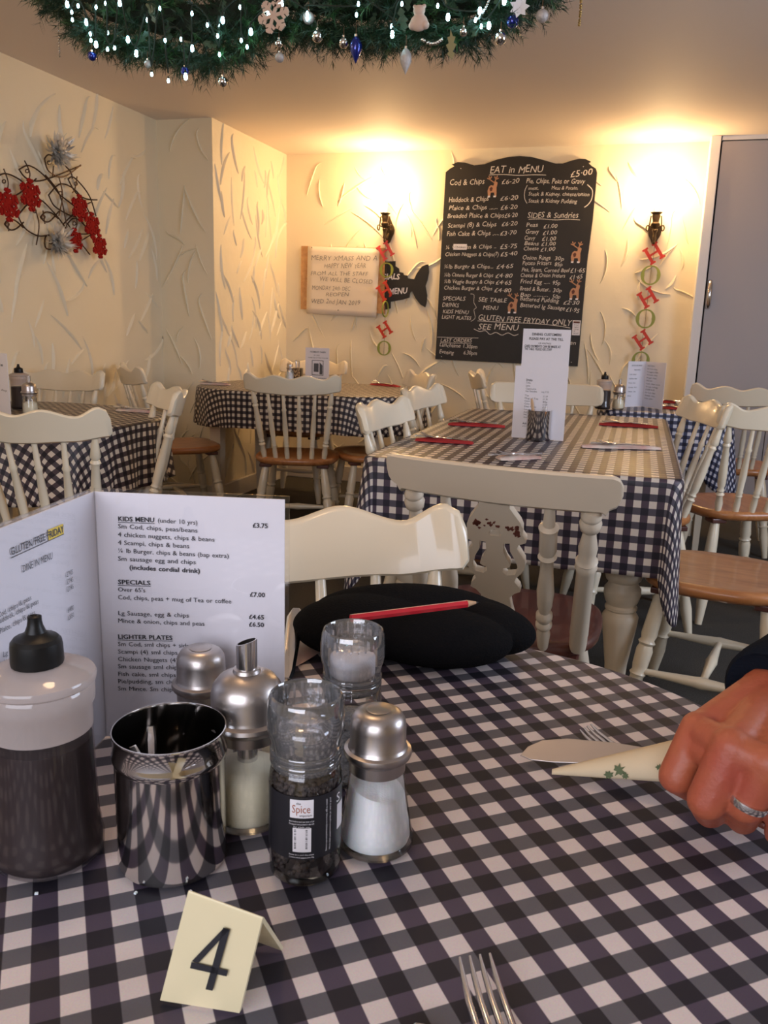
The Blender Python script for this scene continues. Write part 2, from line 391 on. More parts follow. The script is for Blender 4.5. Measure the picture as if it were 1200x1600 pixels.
# tall cupboard doors at the right of the back wall
YD = D-.14
struct(slab('wall_cupboard_side', (XR+.004, D-.07, CZ/2), (.03, .14, CZ), M_white))
tr = struct(slab('trim_1', (XR+.016, YD-.012, (CZ)/2+.0), (.055, .03, CZ), M_white, bevel=.004))
struct(slab('trim_2', (XR+1.1, YD, .06), (2.1, .04, .12), M_white, bevel=.004))
struct(slab('trim_3', (XR+1.1, YD, CZ-.012), (2.1, .03, .024), M_white))
struct(slab('wall_cupboard_back', (XR+1.1, YD+.05, CZ/2), (2.1, .02, CZ), M_gap))
x0 = XR+.053
for i in range(4):
    d1 = struct(slab('door_%d' % (i+1), (x0+.21+i*.424, YD, .125+(CZ-.155)/2), (.42, .024, CZ-.155), M_door, bevel=.002))
    if i == 0:
        hp = ony(1108, 460, YD-.02); b = MB()
        b.tube([(hp.x, YD-.012, hp.z+.075), (hp.x, YD-.035, hp.z+.06), (hp.x, YD-.04, hp.z), (hp.x, YD-.035, hp.z-.06), (hp.x, YD-.012, hp.z-.075)], 0.014, 8)
        b.build('door_handle', M_cutl, d1, smooth=60)
# ================================================================== CLOTHS AND TABLES
SW = (.74, .66, .62)
M_g4 = gingham('gingham_near', .032, (.72, .63, .61), (.075, .055, .088), (.115, .108, .125), (.010, .008, .016), 0, (0, 0), .05, .62)
M_g3 = gingham('gingham_middle', .040, (.76, .69, .62), (.075, .05, .075), (.085, .075, .10), (.012, .010, .022), 0, (.006, .01))
M_g1 = gingham('gingham_left', .036, (.78, .68, .54), (.07, .045, .05), (.08, .06, .065), (.012, .008, .012), 0, (0, 0))
M_g2 = gingham('gingham_far', .033, (.78, .69, .56), (.07, .045, .05), (.08, .06, .065), (.012, .008, .012), 0, (0, 0))
M_g5 = gingham('gingham_blue', .034, (.74, .74, .82), (.05, .06, .13), (.07, .08, .15), (.008, .01, .03), 0, (0, 0))
def outline(hx, hy, rad, nc=14, ns=16):
    """rounded rectangle, ccw, with outward normals"""
    pts = []
    for q, (sx, sy) in enumerate(((1, 1), (-1, 1), (-1, -1), (1, -1))):
        cx, cy = sx*(hx-rad), sy*(hy-rad); a0 = q*math.pi/2
        for k in range(nc+1):
            a = a0+math.pi/2*k/nc; pts.append((cx+rad*math.cos(a), cy+rad*math.sin(a), math.cos(a), math.sin(a), math.sin(2*(a-a0))))
        nx, ny = ((-1, 1), (-1, -1), (1, -1), (1, 1))[q]
        # straight run to the next corner
        ex, ey = [(-(hx-rad), hy), (-hx, -(hy-rad)), ((hx-rad), -hy), (hx, (hy-rad))][q]
        sx_, sy_ = pts[-1][0], pts[-1][1]; a = a0+math.pi/2
        for k in range(1, ns): t = k/ns; pts.append((sx_+(ex-sx_)*t, sy_+(ey-sy_)*t, math.cos(a), math.sin(a), 0))
    return pts
def cloth(name, c, rz, hx, hy, rad, top, L, m, label, group=None, folds=.016, nf=26, rows=14, seed=0, flare=.03):
    rnd = random.Random(seed); P = outline(hx, hy, rad); n = len(P); mb = MB(); mb.uv = []; vs = []; fs = []
    er = .012; per = [0]
    for i in range(1, n): per.append(per[-1]+math.hypot(P[i][0]-P[i-1][0], P[i][1]-P[i-1][1]))
    tot = per[-1]+math.hypot(P[0][0]-P[-1][0], P[0][1]-P[-1][1]); ph = [rnd.uniform(0, 6.28) for _ in range(4)]
    vs.append((0, 0, top)); mb.uv.append((0, 0))
    rings = [(-.5, 0)]+[(-er, 0)]+[(-er+er*math.sin(a), -er+er*math.cos(a)) for a in (.5, 1.05, 1.57)]
    rad_f = [.35, .7]
    for fr in rad_f:
        for p in P: vs.append((p[0]*fr, p[1]*fr, top)); mb.uv.append((p[0]*fr, p[1]*fr))
    cnt = 2
    for o, z in rings[1:]:
        for p in P: vs.append((p[0]+p[2]*o, p[1]+p[3]*o, top+z)); s = o+(-z); mb.uv.append((p[0]+p[2]*(s), p[1]+p[3]*(s)))
        cnt += 1
    for r in range(1, rows+1):
        t = r/rows
        for i, p in enumerate(P):
            cor = p[4]; x, y, nx, ny = p[:4]
            Lh = L*(1+.58*cor) if rad < .2 else L*(1+.12*cor)
            s = Lh*t; u = per[i]/tot*2*math.pi
            f = (math.sin(u*nf+ph[0])+.6*math.sin(u*(nf*.57)+ph[1]))*.6
            amp = folds*(t**.8)*(.35+.9*cor if rad > .2 else .25+cor*1.2)
            out = flare*s*(.35+.65*cor)+f*amp+(0 if rad > .2 else cor*.10*s)
            tx, ty = -ny, nx; sw = f*amp*.5
            vs.append((x+nx*out+tx*sw, y+ny*out+ty*sw, top-er-s*(.985-.06*cor))); mb.uv.append((x+nx*(s+er*.57+er), y+ny*(s+er*.57+er)))
        cnt += 1
    for i in range(n): fs.append((0, 1+i, 1+(i+1) % n))
    for r in range(cnt-1):
        for i in range(n):
            j = (i+1) % n; fs.append((1+r*n+i, 1+(r+1)*n+i, 1+(r+1)*n+j, 1+r*n+j))
    mb.add(vs, fs); o = mb.build(name, m, smooth=180); o.location = (c[0], c[1], 0); o.rotation_euler = (0, 0, rz)
    sm = o.modifiers.new('t', 'SOLIDIFY'); sm.thickness = .0015; sm.offset = -1
    return tag(o, label, 'tablecloth', group)
TPROF = [(0, .026), (.04, .03), (.10, .034), (.13, .030), (.15, .036), (.17, .030), (.22, .032), (.32, .042), (.40, .050), (.435, .052), (.448, .046), (.458, .041), (.466, .046), (.476, .046), (.484, .041), (.50, .047), (.53, .053), (.555, .052), (.572, .043), (.582, .042), (.592, .050), (.61, .053), (.63, .050), (.64, .040), (.66, .036), (.72, .05), (1, .05)]
def table(name, label, c, rz, hx, hy, rad, top, legs='turned', lw=.04, inset=.1):
    t = thing(name, label, 'table', (c[0], c[1], 0), rz); P = outline(hx, hy, rad, 8, 2)
    b = MB(); b.prism([(p[0], p[1]) for p in P], (Vector((0, 0, top-.03)), X, Y, Z), .028); b.build('tabletop', M_pine, t, bevel=.004)
    b = MB()
    for sy in (-1, 1): b.box((0, sy*(hy-inset), top-.085), (2*(hx-inset), .02, .1))
    for sx in (-1, 1): b.box((sx*(hx-inset), 0, top-.085), (.02, 2*(hy-inset), .1))
    b.build('apron', M_leg, t)
    for sx in (-1, 1):
        for sy in (-1, 1):
            b = MB(); q = (sx*(hx-inset), sy*(hy-inset))
            if legs == 'turned': b.turned((*q, 0), (*q, top-.03), TPROF, 24)
            else:
                w = lw; zs = [(0, w*.62), (.55, w*.95), (.60, w*1.0), (.63, w*.8), (.66, w*1.1), (top-.03, w*1.1)]
                vs = [(q[0]+a*r, q[1]+e*r, z) for z, r in zs for a, e in ((-.7, -.7), (.7, -.7), (.7, .7), (-.7, .7))]
                fs = [(0, 3, 2, 1), tuple(range(len(zs)*4-4, len(zs)*4))]+[(4*i+k, 4*i+(k+1) % 4, 4*i+4+(k+1) % 4, 4*i+4+k) for i in range(len(zs)-1) for k in range(4)]
                b.add(vs, fs)
            b.build('leg', M_leg, t, smooth=40)
    return t
TH = .6661; U4 = Vector((math.cos(TH), math.sin(TH))); V4 = Vector((math.sin(TH), -math.cos(TH)))
# near table: long axis along U4.  corner arc centre (-.17,.586), radius .4
C4 = Vector((-.17, .586)) + U4*(-.17) + V4*(.07); H4 = (.57, .47)
TZ = .74
table('dining_table', 'near dining table under the dark checked cloth with number 4 on it', C4, TH, H4[0]-.012, H4[1]-.012, .388, TZ-.004, inset=.2)
c4 = cloth('tablecloth', C4, TH, H4[0], H4[1], .4, TZ, .22, M_g4, 'black and white gingham cloth of the near table with number 4', folds=.012)
# phase of the check: white square centre measured at (-.1171,.5009)
_p = Vector((-.1171, .5009))-C4; pu, pv = _p.dot(U4), _p.dot(-V4)
M_g4.node_tree.nodes['Mapping'].inputs['Location'].default_value = (.016-(pu % .032), .016-(pv % .032), 0)
T3C = (-.305, 3.13); T3H = (.45, .83)
table('dining_table', 'long middle table with thick turned cream legs under checked cloth', T3C, 0, T3H[0]-.012, T3H[1]-.012, .03, TZ-.004, inset=.12)
cloth('tablecloth', T3C, 0, T3H[0], T3H[1], .045, TZ, .265, M_g3, 'navy and white gingham cloth on the long middle table', folds=.02, seed=2, rows=18, flare=.02)
T1C = (-2.28, 2.70)
table('dining_table', 'round-ended table at the left wall under checked cloth', T1C, 0, .53, .47, .42, TZ-.004, 'square', inset=.17)
cloth('tablecloth', T1C, 0, .542, .482, .43, TZ, .235, M_g1, 'dark gingham cloth on the table at the left wall', folds=.03, seed=4)
T2C = (-1.78, 4.55)
table('dining_table', 'oval table in the far left alcove with square cream legs', T2C, 0, .64, .46, .36, TZ+.006, 'square', .05, .17)
cloth('tablecloth', T2C, 0, .652, .472, .37, TZ+.01, .19, M_g2, 'black and white gingham cloth on the far left alcove table', folds=.022, seed=5, nf=34)
T4C = (.14, 4.62)
table('dining_table', 'small table in the far right corner by the grey doors', T4C, 0, .31, .38, .12, TZ-.004, 'square', .03, .1)
cloth('tablecloth', T4C, 0, .322, .392, .13, TZ, .26, M_g5, 'blue-tinged gingham cloth on the far right corner table', folds=.03, seed=6)

# ================================================================== CHAIRS
def interp(tab, t):
    for (a, va), (b, vb) in zip(tab, tab[1:]):
        if t <= b: k = (t-a)/(b-a); k = k*k*(3-2*k); return va+(vb-va)*k
    return tab[-1][1]
WAVE = [(0, .852), (.32, .869), (.66, .850), (.90, .876), (.965, .868), (1, .845)]
LOWW = [(0, .770), (.6, .776), (.96, .788), (1, .80)]
PLAIN = [(0, .868), (.90, .868), (.97, .858), (1, .84)]
PLOW = [(0, .765), (.9, .772), (.97, .780), (1, .795)]
SPLT = [(0, .868), (.93, .867), (.98, .862), (1, .850)]
SPLO = [(0, .790), (.86, .791), (.875, .786), (.89, .797), (.94, .802), (.98, .814), (1, .828)]
def rail(top, low, hw, sag, yb, lean=.03, th=.024, n=64):
    mb = MB(); vs = []; fs = []
    for i in range(n+1):
        t = -1+2*i/n; a = abs(t); x = hw*t; y = yb+sag*t*t; sl = 2*sag*t/hw; ln = math.hypot(1, sl); nx, ny = -sl/ln, 1/ln
        zt, zl = interp(top, a), interp(low, a); h = th/2*(1 if a < .985 else .6); e = .006
        for dz, q in ((zl+e*.7, h), (zt-e, h), (zt-.0015, h*.6), (zt, 0), (zt-.0015, -h*.6), (zt-e, -h), (zl+e*.7, -h), (zl, -h*.5), (zl, h*.5)):
            yl = -lean*(dz-.78)/.1
            vs.append((x+nx*q, y+ny*q+yl, dz))
    m = 9
    for i in range(n):
        for k in range(m): fs.append((i*m+k, i*m+(k+1) % m, (i+1)*m+(k+1) % m, (i+1)*m+k))
    fs += [tuple(range(m)), tuple(n*m+k for k in range(m))[::-1]]
    mb.add(vs, fs); return mb
def seat_mb(hw=.215, hd=.205, z=.45, th=.036):
    mb = MB(); n = 56; vs = [(0, 0, z-.006)]; fs = []; rs = [(.45, z-.007), (.8, z-.003), (.94, z), (.985, z-.005), (1, z-.014), (.99, z-.026), (.93, z-th), (0.01, z-th)]
    for f, zz in rs:
        for k in range(n):
            a = 2*math.pi*k/n; c, s = math.cos(a), math.sin(a); e = .62
            x = hw*math.copysign(abs(c)**e, c); y = hd*math.copysign(abs(s)**e, s)
            if y < 0: x *= 1-.10*(abs(y)/hd)**2
            vs.append((x*f, y*f, zz))
    for k in range(n): fs.append((0, 1+k, 1+(k+1) % n))
    for r in range(len(rs)-1):
        for k in range(n):
            q = (k+1) % n; fs.append((1+r*n+k, 1+(r+1)*n+k, 1+(r+1)*n+q, 1+r*n+q))
    fs.append(tuple(1+(len(rs)-1)*n+k for k in range(n)))
    mb.add(vs, fs); return mb
LEGP = [(0, .013), (.08, .016), (.25, .022), (.36, .019), (.38, .024), (.40, .019), (.44, .022), (.55, .024), (.585, .019), (.605, .025), (.625, .019), (.66, .023), (.85, .02), (1, .015)]
SPIN = [(0, .013), (.10, .0145), (.19, .012), (.205, .0155), (.225, .012), (.245, .0155), (.265, .0125), (.45, .0155), (.72, .0105), (.745, .0145), (.77, .010), (1, .0085)]
POST = [(0, .015), (.10, .020), (.19, .015), (.21, .023), (.235, .014), (.26, .021), (.285, .015), (.32, .02), (.5, .0215), (.76, .015), (.79, .021), (.815, .014), (.84, .021), (.92, .016), (1, .011)]
def legs_and_stretchers(t, m, block=True):
    L = {}
    for sx in (-1, 1):
        for sy in (-1, 1):
            a, b_ = Vector((sx*.145, sy*.135, .415)), Vector((sx*.205, sy*.20, 0)); L[sx, sy] = (a, b_)
            b = MB(); b.turned(b_, a, LEGP, 12); b.build('leg', m, t, smooth=50)
            if block: b = MB(); b.box((a.x, a.y, .408), (.06, .06, .018)); b.build('leg_block', M_seatD, t, bevel=.004)
    sp = [(0, .009), (.2, .011), (.45, .016), (.5, .018), (.55, .016), (.8, .011), (1, .009)]
    for sx in (-1, 1):
        a = L[sx, -1][1].lerp(L[sx, -1][0], .4); c = L[sx, 1][1].lerp(L[sx, 1][0], .4)
        b = MB(); b.turned(a, c, sp, 10); b.build('stretcher', m, t, smooth=60)
    a = L[-1, -1][1].lerp(L[-1, -1][0], .4).lerp(L[-1, 1][1].lerp(L[-1, 1][0], .4), .5); c = Vector((-a.x, a.y, a.z))
    b = MB(); b.turned(a, c, sp, 10); b.build('stretcher', m, t, smooth=60)
def make_chair(label, kind='wave', seatm=None, paint=None, loc=(0, 0, 0), rz=0, group=None):
    t = thing('dining_chair', label, 'chair', loc, rz, group); pm = paint or M_cream
    seat_mb(*((.235, .21) if kind == 'plain' else (.215, .205))).build('seat', seatm or M_seat, t, smooth=50)
    legs_and_stretchers(t, pm)
    if kind in ('wave', 'plain'):
        hw, sag, yb = (.235, .075, -.285) if kind == 'wave' else (.262, .05, -.275)
        rail(WAVE if kind == 'wave' else PLAIN, LOWW if kind == 'wave' else PLOW, hw, sag, yb).build('top_rail', pm, t, smooth=40)
        for k in range(6):
            u = (k-2.5)/2.5; out = abs(u) > .9; tx = .192*u*(hw/.235); ty = yb+sag*(tx/hw)**2; bx = .15*u; by = -.185+.035*u*u
            b = MB(); b.turned((bx, by, .445), (tx, ty, .785), [(t, r*(.74 if out else .86)) for t, r in (POST if out else SPIN)], 12); b.build('spindle', pm, t, smooth=50)
    return t
c0 = make_chair('cream spindle-back chair with wooden seat facing the far left alcove table', loc=(-1.66, 4.02, 0), rz=R_(15))
G = 'cream wave-topped spindle chairs'
c0['group'] = G
CH = [((-1.68, 2.18), 14, 'large cream wave-topped chair at the lower left, before the left wall table'),
      ((-1.845, 2.58), 131, 'cream chair seen edge-on at the right end of the left wall table'),
      ((-2.385, 4.075), -46, 'cream chair at the left end of the alcove table with its orange seat showing'),
      ((-2.06, 5.02), 181, 'cream chair against the back wall behind the alcove table'),
      ((-1.33, 4.28), 121, 'cream chair at the right end of the alcove table, near the back wall'),
      ((-.60, 3.36), -95, 'white-lit cream chair, farther of two on the left of the middle table'),
      ((-.545, 2.64), -93, 'white-lit cream chair, nearer of two on the left of the middle table'),
      ((-2.545, 3.08), 186, 'cream chair facing out from the left wall behind the left table'),
      ((.515, 4.75), -4, 'cream chair with its back to us in front of the grey doors'),
      ((.022, 3.34), 106, 'cream chair on the right of the middle table, seen from its inner side'),
      ((.42, 3.62), 24, 'cream spindle chair with tan seat at the right edge, behind the nearest right chair'),
      ((.285, 2.52), 78, 'cream chair with large tan seat pulled to the right front of the middle table'),
      ((-.257, .80), 217.6, 'glossy cream chair drawn up to the far side of the near table behind the menu'),
      ((-.62, 4.85), -80, 'cream chair mostly hidden behind the pay-at-the-till notice')]
for (x, y), a, lb in CH: dup(c0, (x, y, 0), R_(a), lb, G)
make_chair('plain-topped cream chair at the far end of the middle table', 'plain', loc=(-.375, 3.76, 0), rz=R_(187))

# splat-back chair in front of the middle table
sp = make_chair('old chipped cream splat-back chair with dark brown seat before the middle table', 'splat', M_seatD, M_creamG, (-.243, 1.935, 0), R_(-1))
RM = Matrix.Translation((.008, -.365, 0)) @ Matrix.Rotation(R_(-9), 4, 'Z')
_r = rail(SPLT, SPLO, .236, .035, 0, .035, .022, 80); _r.v = [tuple(RM @ Vector(v)) for v in _r.v]; _r.build('top_rail', M_creamG, sp, smooth=35)
def spos(u):  # rail point for u in -1..1
    return RM @ Vector((.236*u, .035*u*u, .795))
FAT = [(0, .021), (.05, .022), (.10, .022), (.12, .023), (.6, .021), (.63, .026), (.655, .021), (.67, .026), (.69, .019), (.76, .022), (.82, .017), (.87, .014), (.885, .022), (.92, .025), (.945, .02), (.955, .023), (.97, .023), (1, .018)]
MID = [(0, .014), (.12, .019), (.16, .015), (.18, .022), (.20, .022), (.215, .015), (.24, .022), (.27, .022), (.29, .015), (.34, .02), (.44, .0225), (.58, .017), (.66, .016), (.68, .024), (.70, .018), (.72, .022), (.84, .0215), (.87, .025), (.885, .015), (1, .012)]
for u in (-.77, .77):
    b = MB(); b.turned((.172*u/.77, -.155, .44), spos(u), [(t, r*.86) for t, r in FAT], 20); b.build('post', M_creamG, sp, smooth=45)
for u in (-.45, .45):
    b = MB(); b.turned((.10*u/.45, -.185, .44), spos(u), [(t, r*.80) for t, r in MID], 16); b.build('spindle', M_creamG, sp, smooth=45)
# fretted splat: outline with heart-shaped piercings, boolean-free (triangulated with holes)
def splat_panel():
    bot, top = Vector((0, -.19, .44)), Vector((.008, -.366, .80)); Lz = (top-bot).length; B = (top-bot).normalized(); A = X; N = A.cross(B)
    half = [(.034, 0), (.045, .03), (.05, .06), (.040, .09), (.034, .12), (.03, .15), (.040, .163), (.052, .170), (.050, .182), (.040, .196), (.043, .207), (.053, .22), (.061, .238), (.060, .256), (.052, .272), (.044, .286), (.048, .296), (.062, .303), (.062, .310), (.055, .322), (.055, .338), (.050, .353), (.038, .372), (.030, .385), (.030, .401)]
    half = [(a, b*Lz/.401) for a, b in half]
    outer = [(a, b) for a, b in half]+[(-a, b) for a, b in reversed(half)]
    holes = []
    holes.append([(.0115*math.cos(k/16*6.283), .320*Lz/.401+.010*max(-.55, math.sin(k/16*6.283))) for k in range(16)])
    hh = [(.018, .296), (.030, .298), (.031, .277), (.038, .262), (.045, .243), (.047, .229), (.041, .216), (.024, .212), (.016, .220), (.017, .230), (.024, .232), (.031, .237), (.029, .247), (.023, .258), (.017, .275)]
    for s in (1, -1): holes.append([(s*a, b*Lz/.401) for a, b in hh])
    bm = bmesh.new(); loops = [outer]+holes; es = []
    for lp in loops:
        vv = [bm.verts.new(bot+A*a+B*b-N*.009) for a, b in lp]
        es += [bm.edges.new((vv[i], vv[(i+1) % len(vv)])) for i in range(len(vv))]
    bmesh.ops.triangle_fill(bm, use_beauty=True, use_dissolve=False, edges=es)
    r = bmesh.ops.extrude_face_region(bm, geom=bm.faces[:]); bmesh.ops.translate(bm, vec=N*.018, verts=[g for g in r['geom'] if isinstance(g, bmesh.types.BMVert)])
    bmesh.ops.recalc_face_normals(bm, faces=bm.faces)
    me = bpy.data.meshes.new('splat'); bm.to_mesh(me); bm.free(); me.materials.append(M_creamG)
    o = bpy.data.objects.new('splat', me); COL.objects.link(o); o.parent = sp
    # paint chips on the side that faces away from the table
    mb = MB(); rnd = random.Random(4)
    for (ca, cb, s, n) in ((-.036, .343, .010, 16), (.041, .336, .012, 16), (.046, .322, .010, 12), (-.005, .343, .016, 10), (.018, .333, .02, 6)):
        for _ in range(n):
            a = ca+rnd.gauss(0, s*.5); bb = (cb+rnd.gauss(0, s*.35))*Lz/.401; q = rnd.uniform(.0015, .005); k = rnd.randint(4, 7)
            if abs(a) > .048 or (abs(a) < .02 and bb < .335*Lz/.401) or bb < .312*Lz/.401: continue
            pl = [(a+q*rnd.uniform(.5, 1.3)*math.cos(6.283*i/k), bb+q*rnd.uniform(.5, 1.3)*math.sin(6.283*i/k)) for i in range(k)]
            mb.prism(pl, (bot+N*.009, A, B, N), .0006)
    mb.build('paint_chips', M_chip, o, kind='stuff')
splat_panel()
# ================================================================== TABLE-TOP THINGS (near table)
def P4(x, y): return (x, y, TZ+.001)
def ring(parent, name, prof, m, smooth=50, seg=40, label=None, M=None):
    b = MB(); b.lathe(prof, seg=seg, M=M); return b.build(name, m, parent, smooth=smooth, label=label)
# --- sauce bottle
def sauce_bottle(loc, label, s=1, group=None):
    t = thing('sauce_bottle', label, 'bottle', loc, .3, group); t.scale = (s, s, s)
    ring(t, 'body', [(0, .001), (.033, .001), (.0375, .005), (.038, .014), (.0365, .02), (.0365, .024), (.0352, .03), (.0345, .06), (.0338, .095), (.0340, .100)], M_frostL, seg=56)
    ring(t, 'shoulder', [(.0340, .100), (.0342, .116), (.0362, .1195), (.0364, .130), (.0352, .1325), (.0376, .1345), (.0380, .1375), (.0370, .1395), (.030, .1430), (.018, .147), (0, .147)], M_frost, seg=56, smooth=35)
    ring(t, 'sauce', [(0, .003), (.032, .003), (.0365, .007), (.0368, .014), (.0355, .02), (.0355, .024), (.034, .03), (.0335, .06), (.0328, .092), (0, .0925)], M_sauce, seg=48)
    cp = ring(t, 'cap', [(0, .146), (.0168, .146), (.0174, .149), (.0170, .160), (.0166, .1630), (.0145, .1655), (.010, .167), (.0070, .1695), (.0052, .174), (.0046, .178), (.0046, .1805), (.0028, .1812), (0, .179)], M_blackcap, seg=20, smooth=25)
    return t
sauce_bottle((-.3743, .4452, TZ+.001), 'large brown sauce squeeze bottle with black nozzle cap at the left edge')
# --- steel cutlery pot
cp = thing('cutlery_pot', 'polished steel pot standing right of the near sauce bottle', 'pot', (-.2895, .4706, TZ+.001))
ring(cp, 'pot_wall', [(0, .001), (.035, .001), (.0374, .0025), (.0380, .006), (.0380, .080), (.0385, .0815), (.0394, .0835), (.0394, .0855), (.0385, .0875), (.0385, .1005), (.0390, .1012), (.0389, .1022), (.0382, .1022), (.0378, .1005), (.0378, .0875), (.0372, .080), (.0372, .006), (0, .005)], M_steel, seg=72, smooth=40)
def handle_strip(b, p0, p1, w0, w1, th, N=Vector((0, 0, 1)), n=8, bow=0):
    p0, p1 = Vector(p0), Vector(p1); A = (p1-p0).normalized(); B = N.cross(A).normalized(); N2 = A.cross(B); vs = []; fs = []
    for i in range(n+1):
        t = i/n; w = w0+(w1-w0)*t; w *= 1 if 0 < i < n else .6; c = p0.lerp(p1, t)+N2*bow*math.sin(math.pi*t)
        vs += [c-B*w/2-N2*th/2, c-B*w*.3+N2*th/2, c+B*w*.3+N2*th/2, c+B*w/2-N2*th/2]
    for i in range(n):
        for k in range(4): fs.append((4*i+k, 4*i+(k+1) % 4, 4*i+4+(k+1) % 4, 4*i+4+k))
    fs += [(0, 1, 2, 3), (4*n+3, 4*n+2, 4*n+1, 4*n)]
    b.add(vs, fs)
def teaspoon(p0, p1, label):
    t = thing('teaspoon', label, 'spoon', p0); d = Vector(p1)-Vector(p0)
    b = MB(); handle_strip(b, d*.25, d, .004, .008, .002, Vector((.5, -.8, .1))); b.build('handle', M_cutl, t, smooth=50)
    q = Vector((0, 0, 1)).rotation_difference(d.normalized()).to_matrix(); b = MB()
    b.lathe([(0, 0), (.006, .004), (.010, .013), (.0085, .024), (.003, .034), (0, .036)], seg=16, M=q @ Matrix.Diagonal((1, .25, 1)).to_3x3()); b.build('bowl', M_cutl, t, smooth=60)
cb = Vector((-.2895, .4706, TZ+.006))
teaspoon(cb+Vector((-.004, -.018, .0)), cb+Vector((-.020, .008, .090)), 'steel teaspoon standing upright inside the polished pot')
teaspoon(cb+Vector((.012, -.014, .0)), cb+Vector((-.018, -.018, .088)), 'steel teaspoon leaning across the other one inside the pot')
# --- shakers
def shaker_glass(t, r0=.0282, rn=.0195, zn=.071, zfill=.045, fill=M_salt, tilt=0):
    ring(t, 'glass_body', [(0, .0015), (r0*.9, .001), (r0, .004), (r0, .008), (r0*.93, .018), (r0*.82, .036), (rn*1.06, .055), (rn, zn)], M_glass, seg=40)
    ring(t, 'glass_base', [(0, .001), (r0*.86, .0012), (r0*.93, .0035), (r0*.86, .006), (0, .0065)], M_glass, seg=40)
    def rr(z): return interp([(0, r0*.93), (.008, r0*.94), (.018, r0*.88), (.036, r0*.77), (.055, rn*.98)], z)
    b = MB(); b.lathe([(0, .007), (r0*.88, .007), (r0*.91, .010)]+[(rr(z), z) for z in [.010+(zfill-.010)*k/6 for k in range(1, 7)]]+[(0, zfill+.003)], seg=40)
    b.v = [(x, y, z+(x*tilt if z > zfill-.004 else 0)) for x, y, z in b.v]; b.build('contents', fill, t, smooth=60)
def salt_shaker(loc, label, name='salt_shaker', s=1):
    t = thing(name, label, 'shaker', loc); t.scale = (s, s, s)
    shaker_glass(t, tilt=-.25, zfill=.048)
    lid = ring(t, 'lid', [(.0195, .062), (.0205, .0625), (.0207, .071), (.0240, .0735), (.0250, .0762), (.0244, .0788), (.0218, .0800), (.0212, .0812), (.0204, .0825), (.0204, .0960), (.0196, .1015), (.0170, .1060), (.0125, .1085), (.0095, .1085), (0, .108)], M_steelB, seg=48, smooth=35)
    b = MB()
    for rr, n in ((0, 1), (.004, 6), (.0078, 10)):
        for k in range(n):
            a = 6.283*k/n; b.lathe([(.0007, 0), (.0007, .0002)], (rr*math.cos(a), rr*math.sin(a), .1084), 6)
    b.build('shaker_hole', M_dark, lid, kind='stuff')
    b = MB(); b.lathe([(0, .1083), (.0088, .1083), (.0092, .1089), (.008, .1093), (0, .1094)], seg=24); b.build('perforated_disc', M_salt if name == 'x' else M_steelB, lid, smooth=60)
    return t
salt_shaker((-.1569, .5337, TZ+.001), 'glass salt shaker with brushed domed lid standing right of the black-labelled grinder')
p = onz(315, 1078, TZ+.0715)
salt_shaker((p.x, p.y, TZ+.001), 'domed-lid steel-topped shaker standing right against the printed menu')
def sugar_dispenser(loc, label, group=None, s=1):
    t = thing('sugar_dispenser', label, 'dispenser', loc, 0, group); t.scale = (s, s, s)
    r0 = .0285
    ring(t, 'glass_body', [(0, .0015), (r0*.9, .001), (r0, .004), (r0*1.02, .010), (r0*.98, .03), (r0*.9, .055), (.0245, .073), (.0245, .078)], M_glass, seg=40)
    ring(t, 'glass_base', [(0, .001), (r0*.86, .0012), (r0*.93, .0035), (r0*.86, .006), (0, .0065)], M_glass, seg=40)
    ring(t, 'contents', [(0, .007), (r0*.9, .007), (r0*.97, .011), (r0*.94, .03), (r0*.88, .044), (.015, .050), (0, .052)], M_sugar, seg=40, smooth=60)
    ring(t, 'lid', [(.0245, .071), (.026, .0715), (.0265, .079), (.030, .0815), (.0315, .0845), (.0308, .0875), (.0275, .089), (.0272, .0905), (.0268, .092), (.027, .105), (.0255, .112), (.021, .118), (.014, .1215), (.010, .1225), (0, .1225)], M_steelB, seg=48, smooth=35)
    b = MB(); b.lathe([(.0068, .045), (.0078, .045), (.0078, .146), (.0068, .146), (.0066, .12), (.0066, .05)], seg=28); b.v = [(x, y, z+(x*.35 if z > .14 else 0)) for x, y, z in b.v]
    b.build('spout', M_cutl, t, smooth=40)
    ring(t, 'collar', [(.0078, .122), (.0105, .1225), (.0098, .125), (.0078, .1255)], M_steelB, seg=28)
    return t
sugar_dispenser((-.2606, .533, TZ+.001), 'glass sugar dispenser with steel lid and spout behind the polished pot')
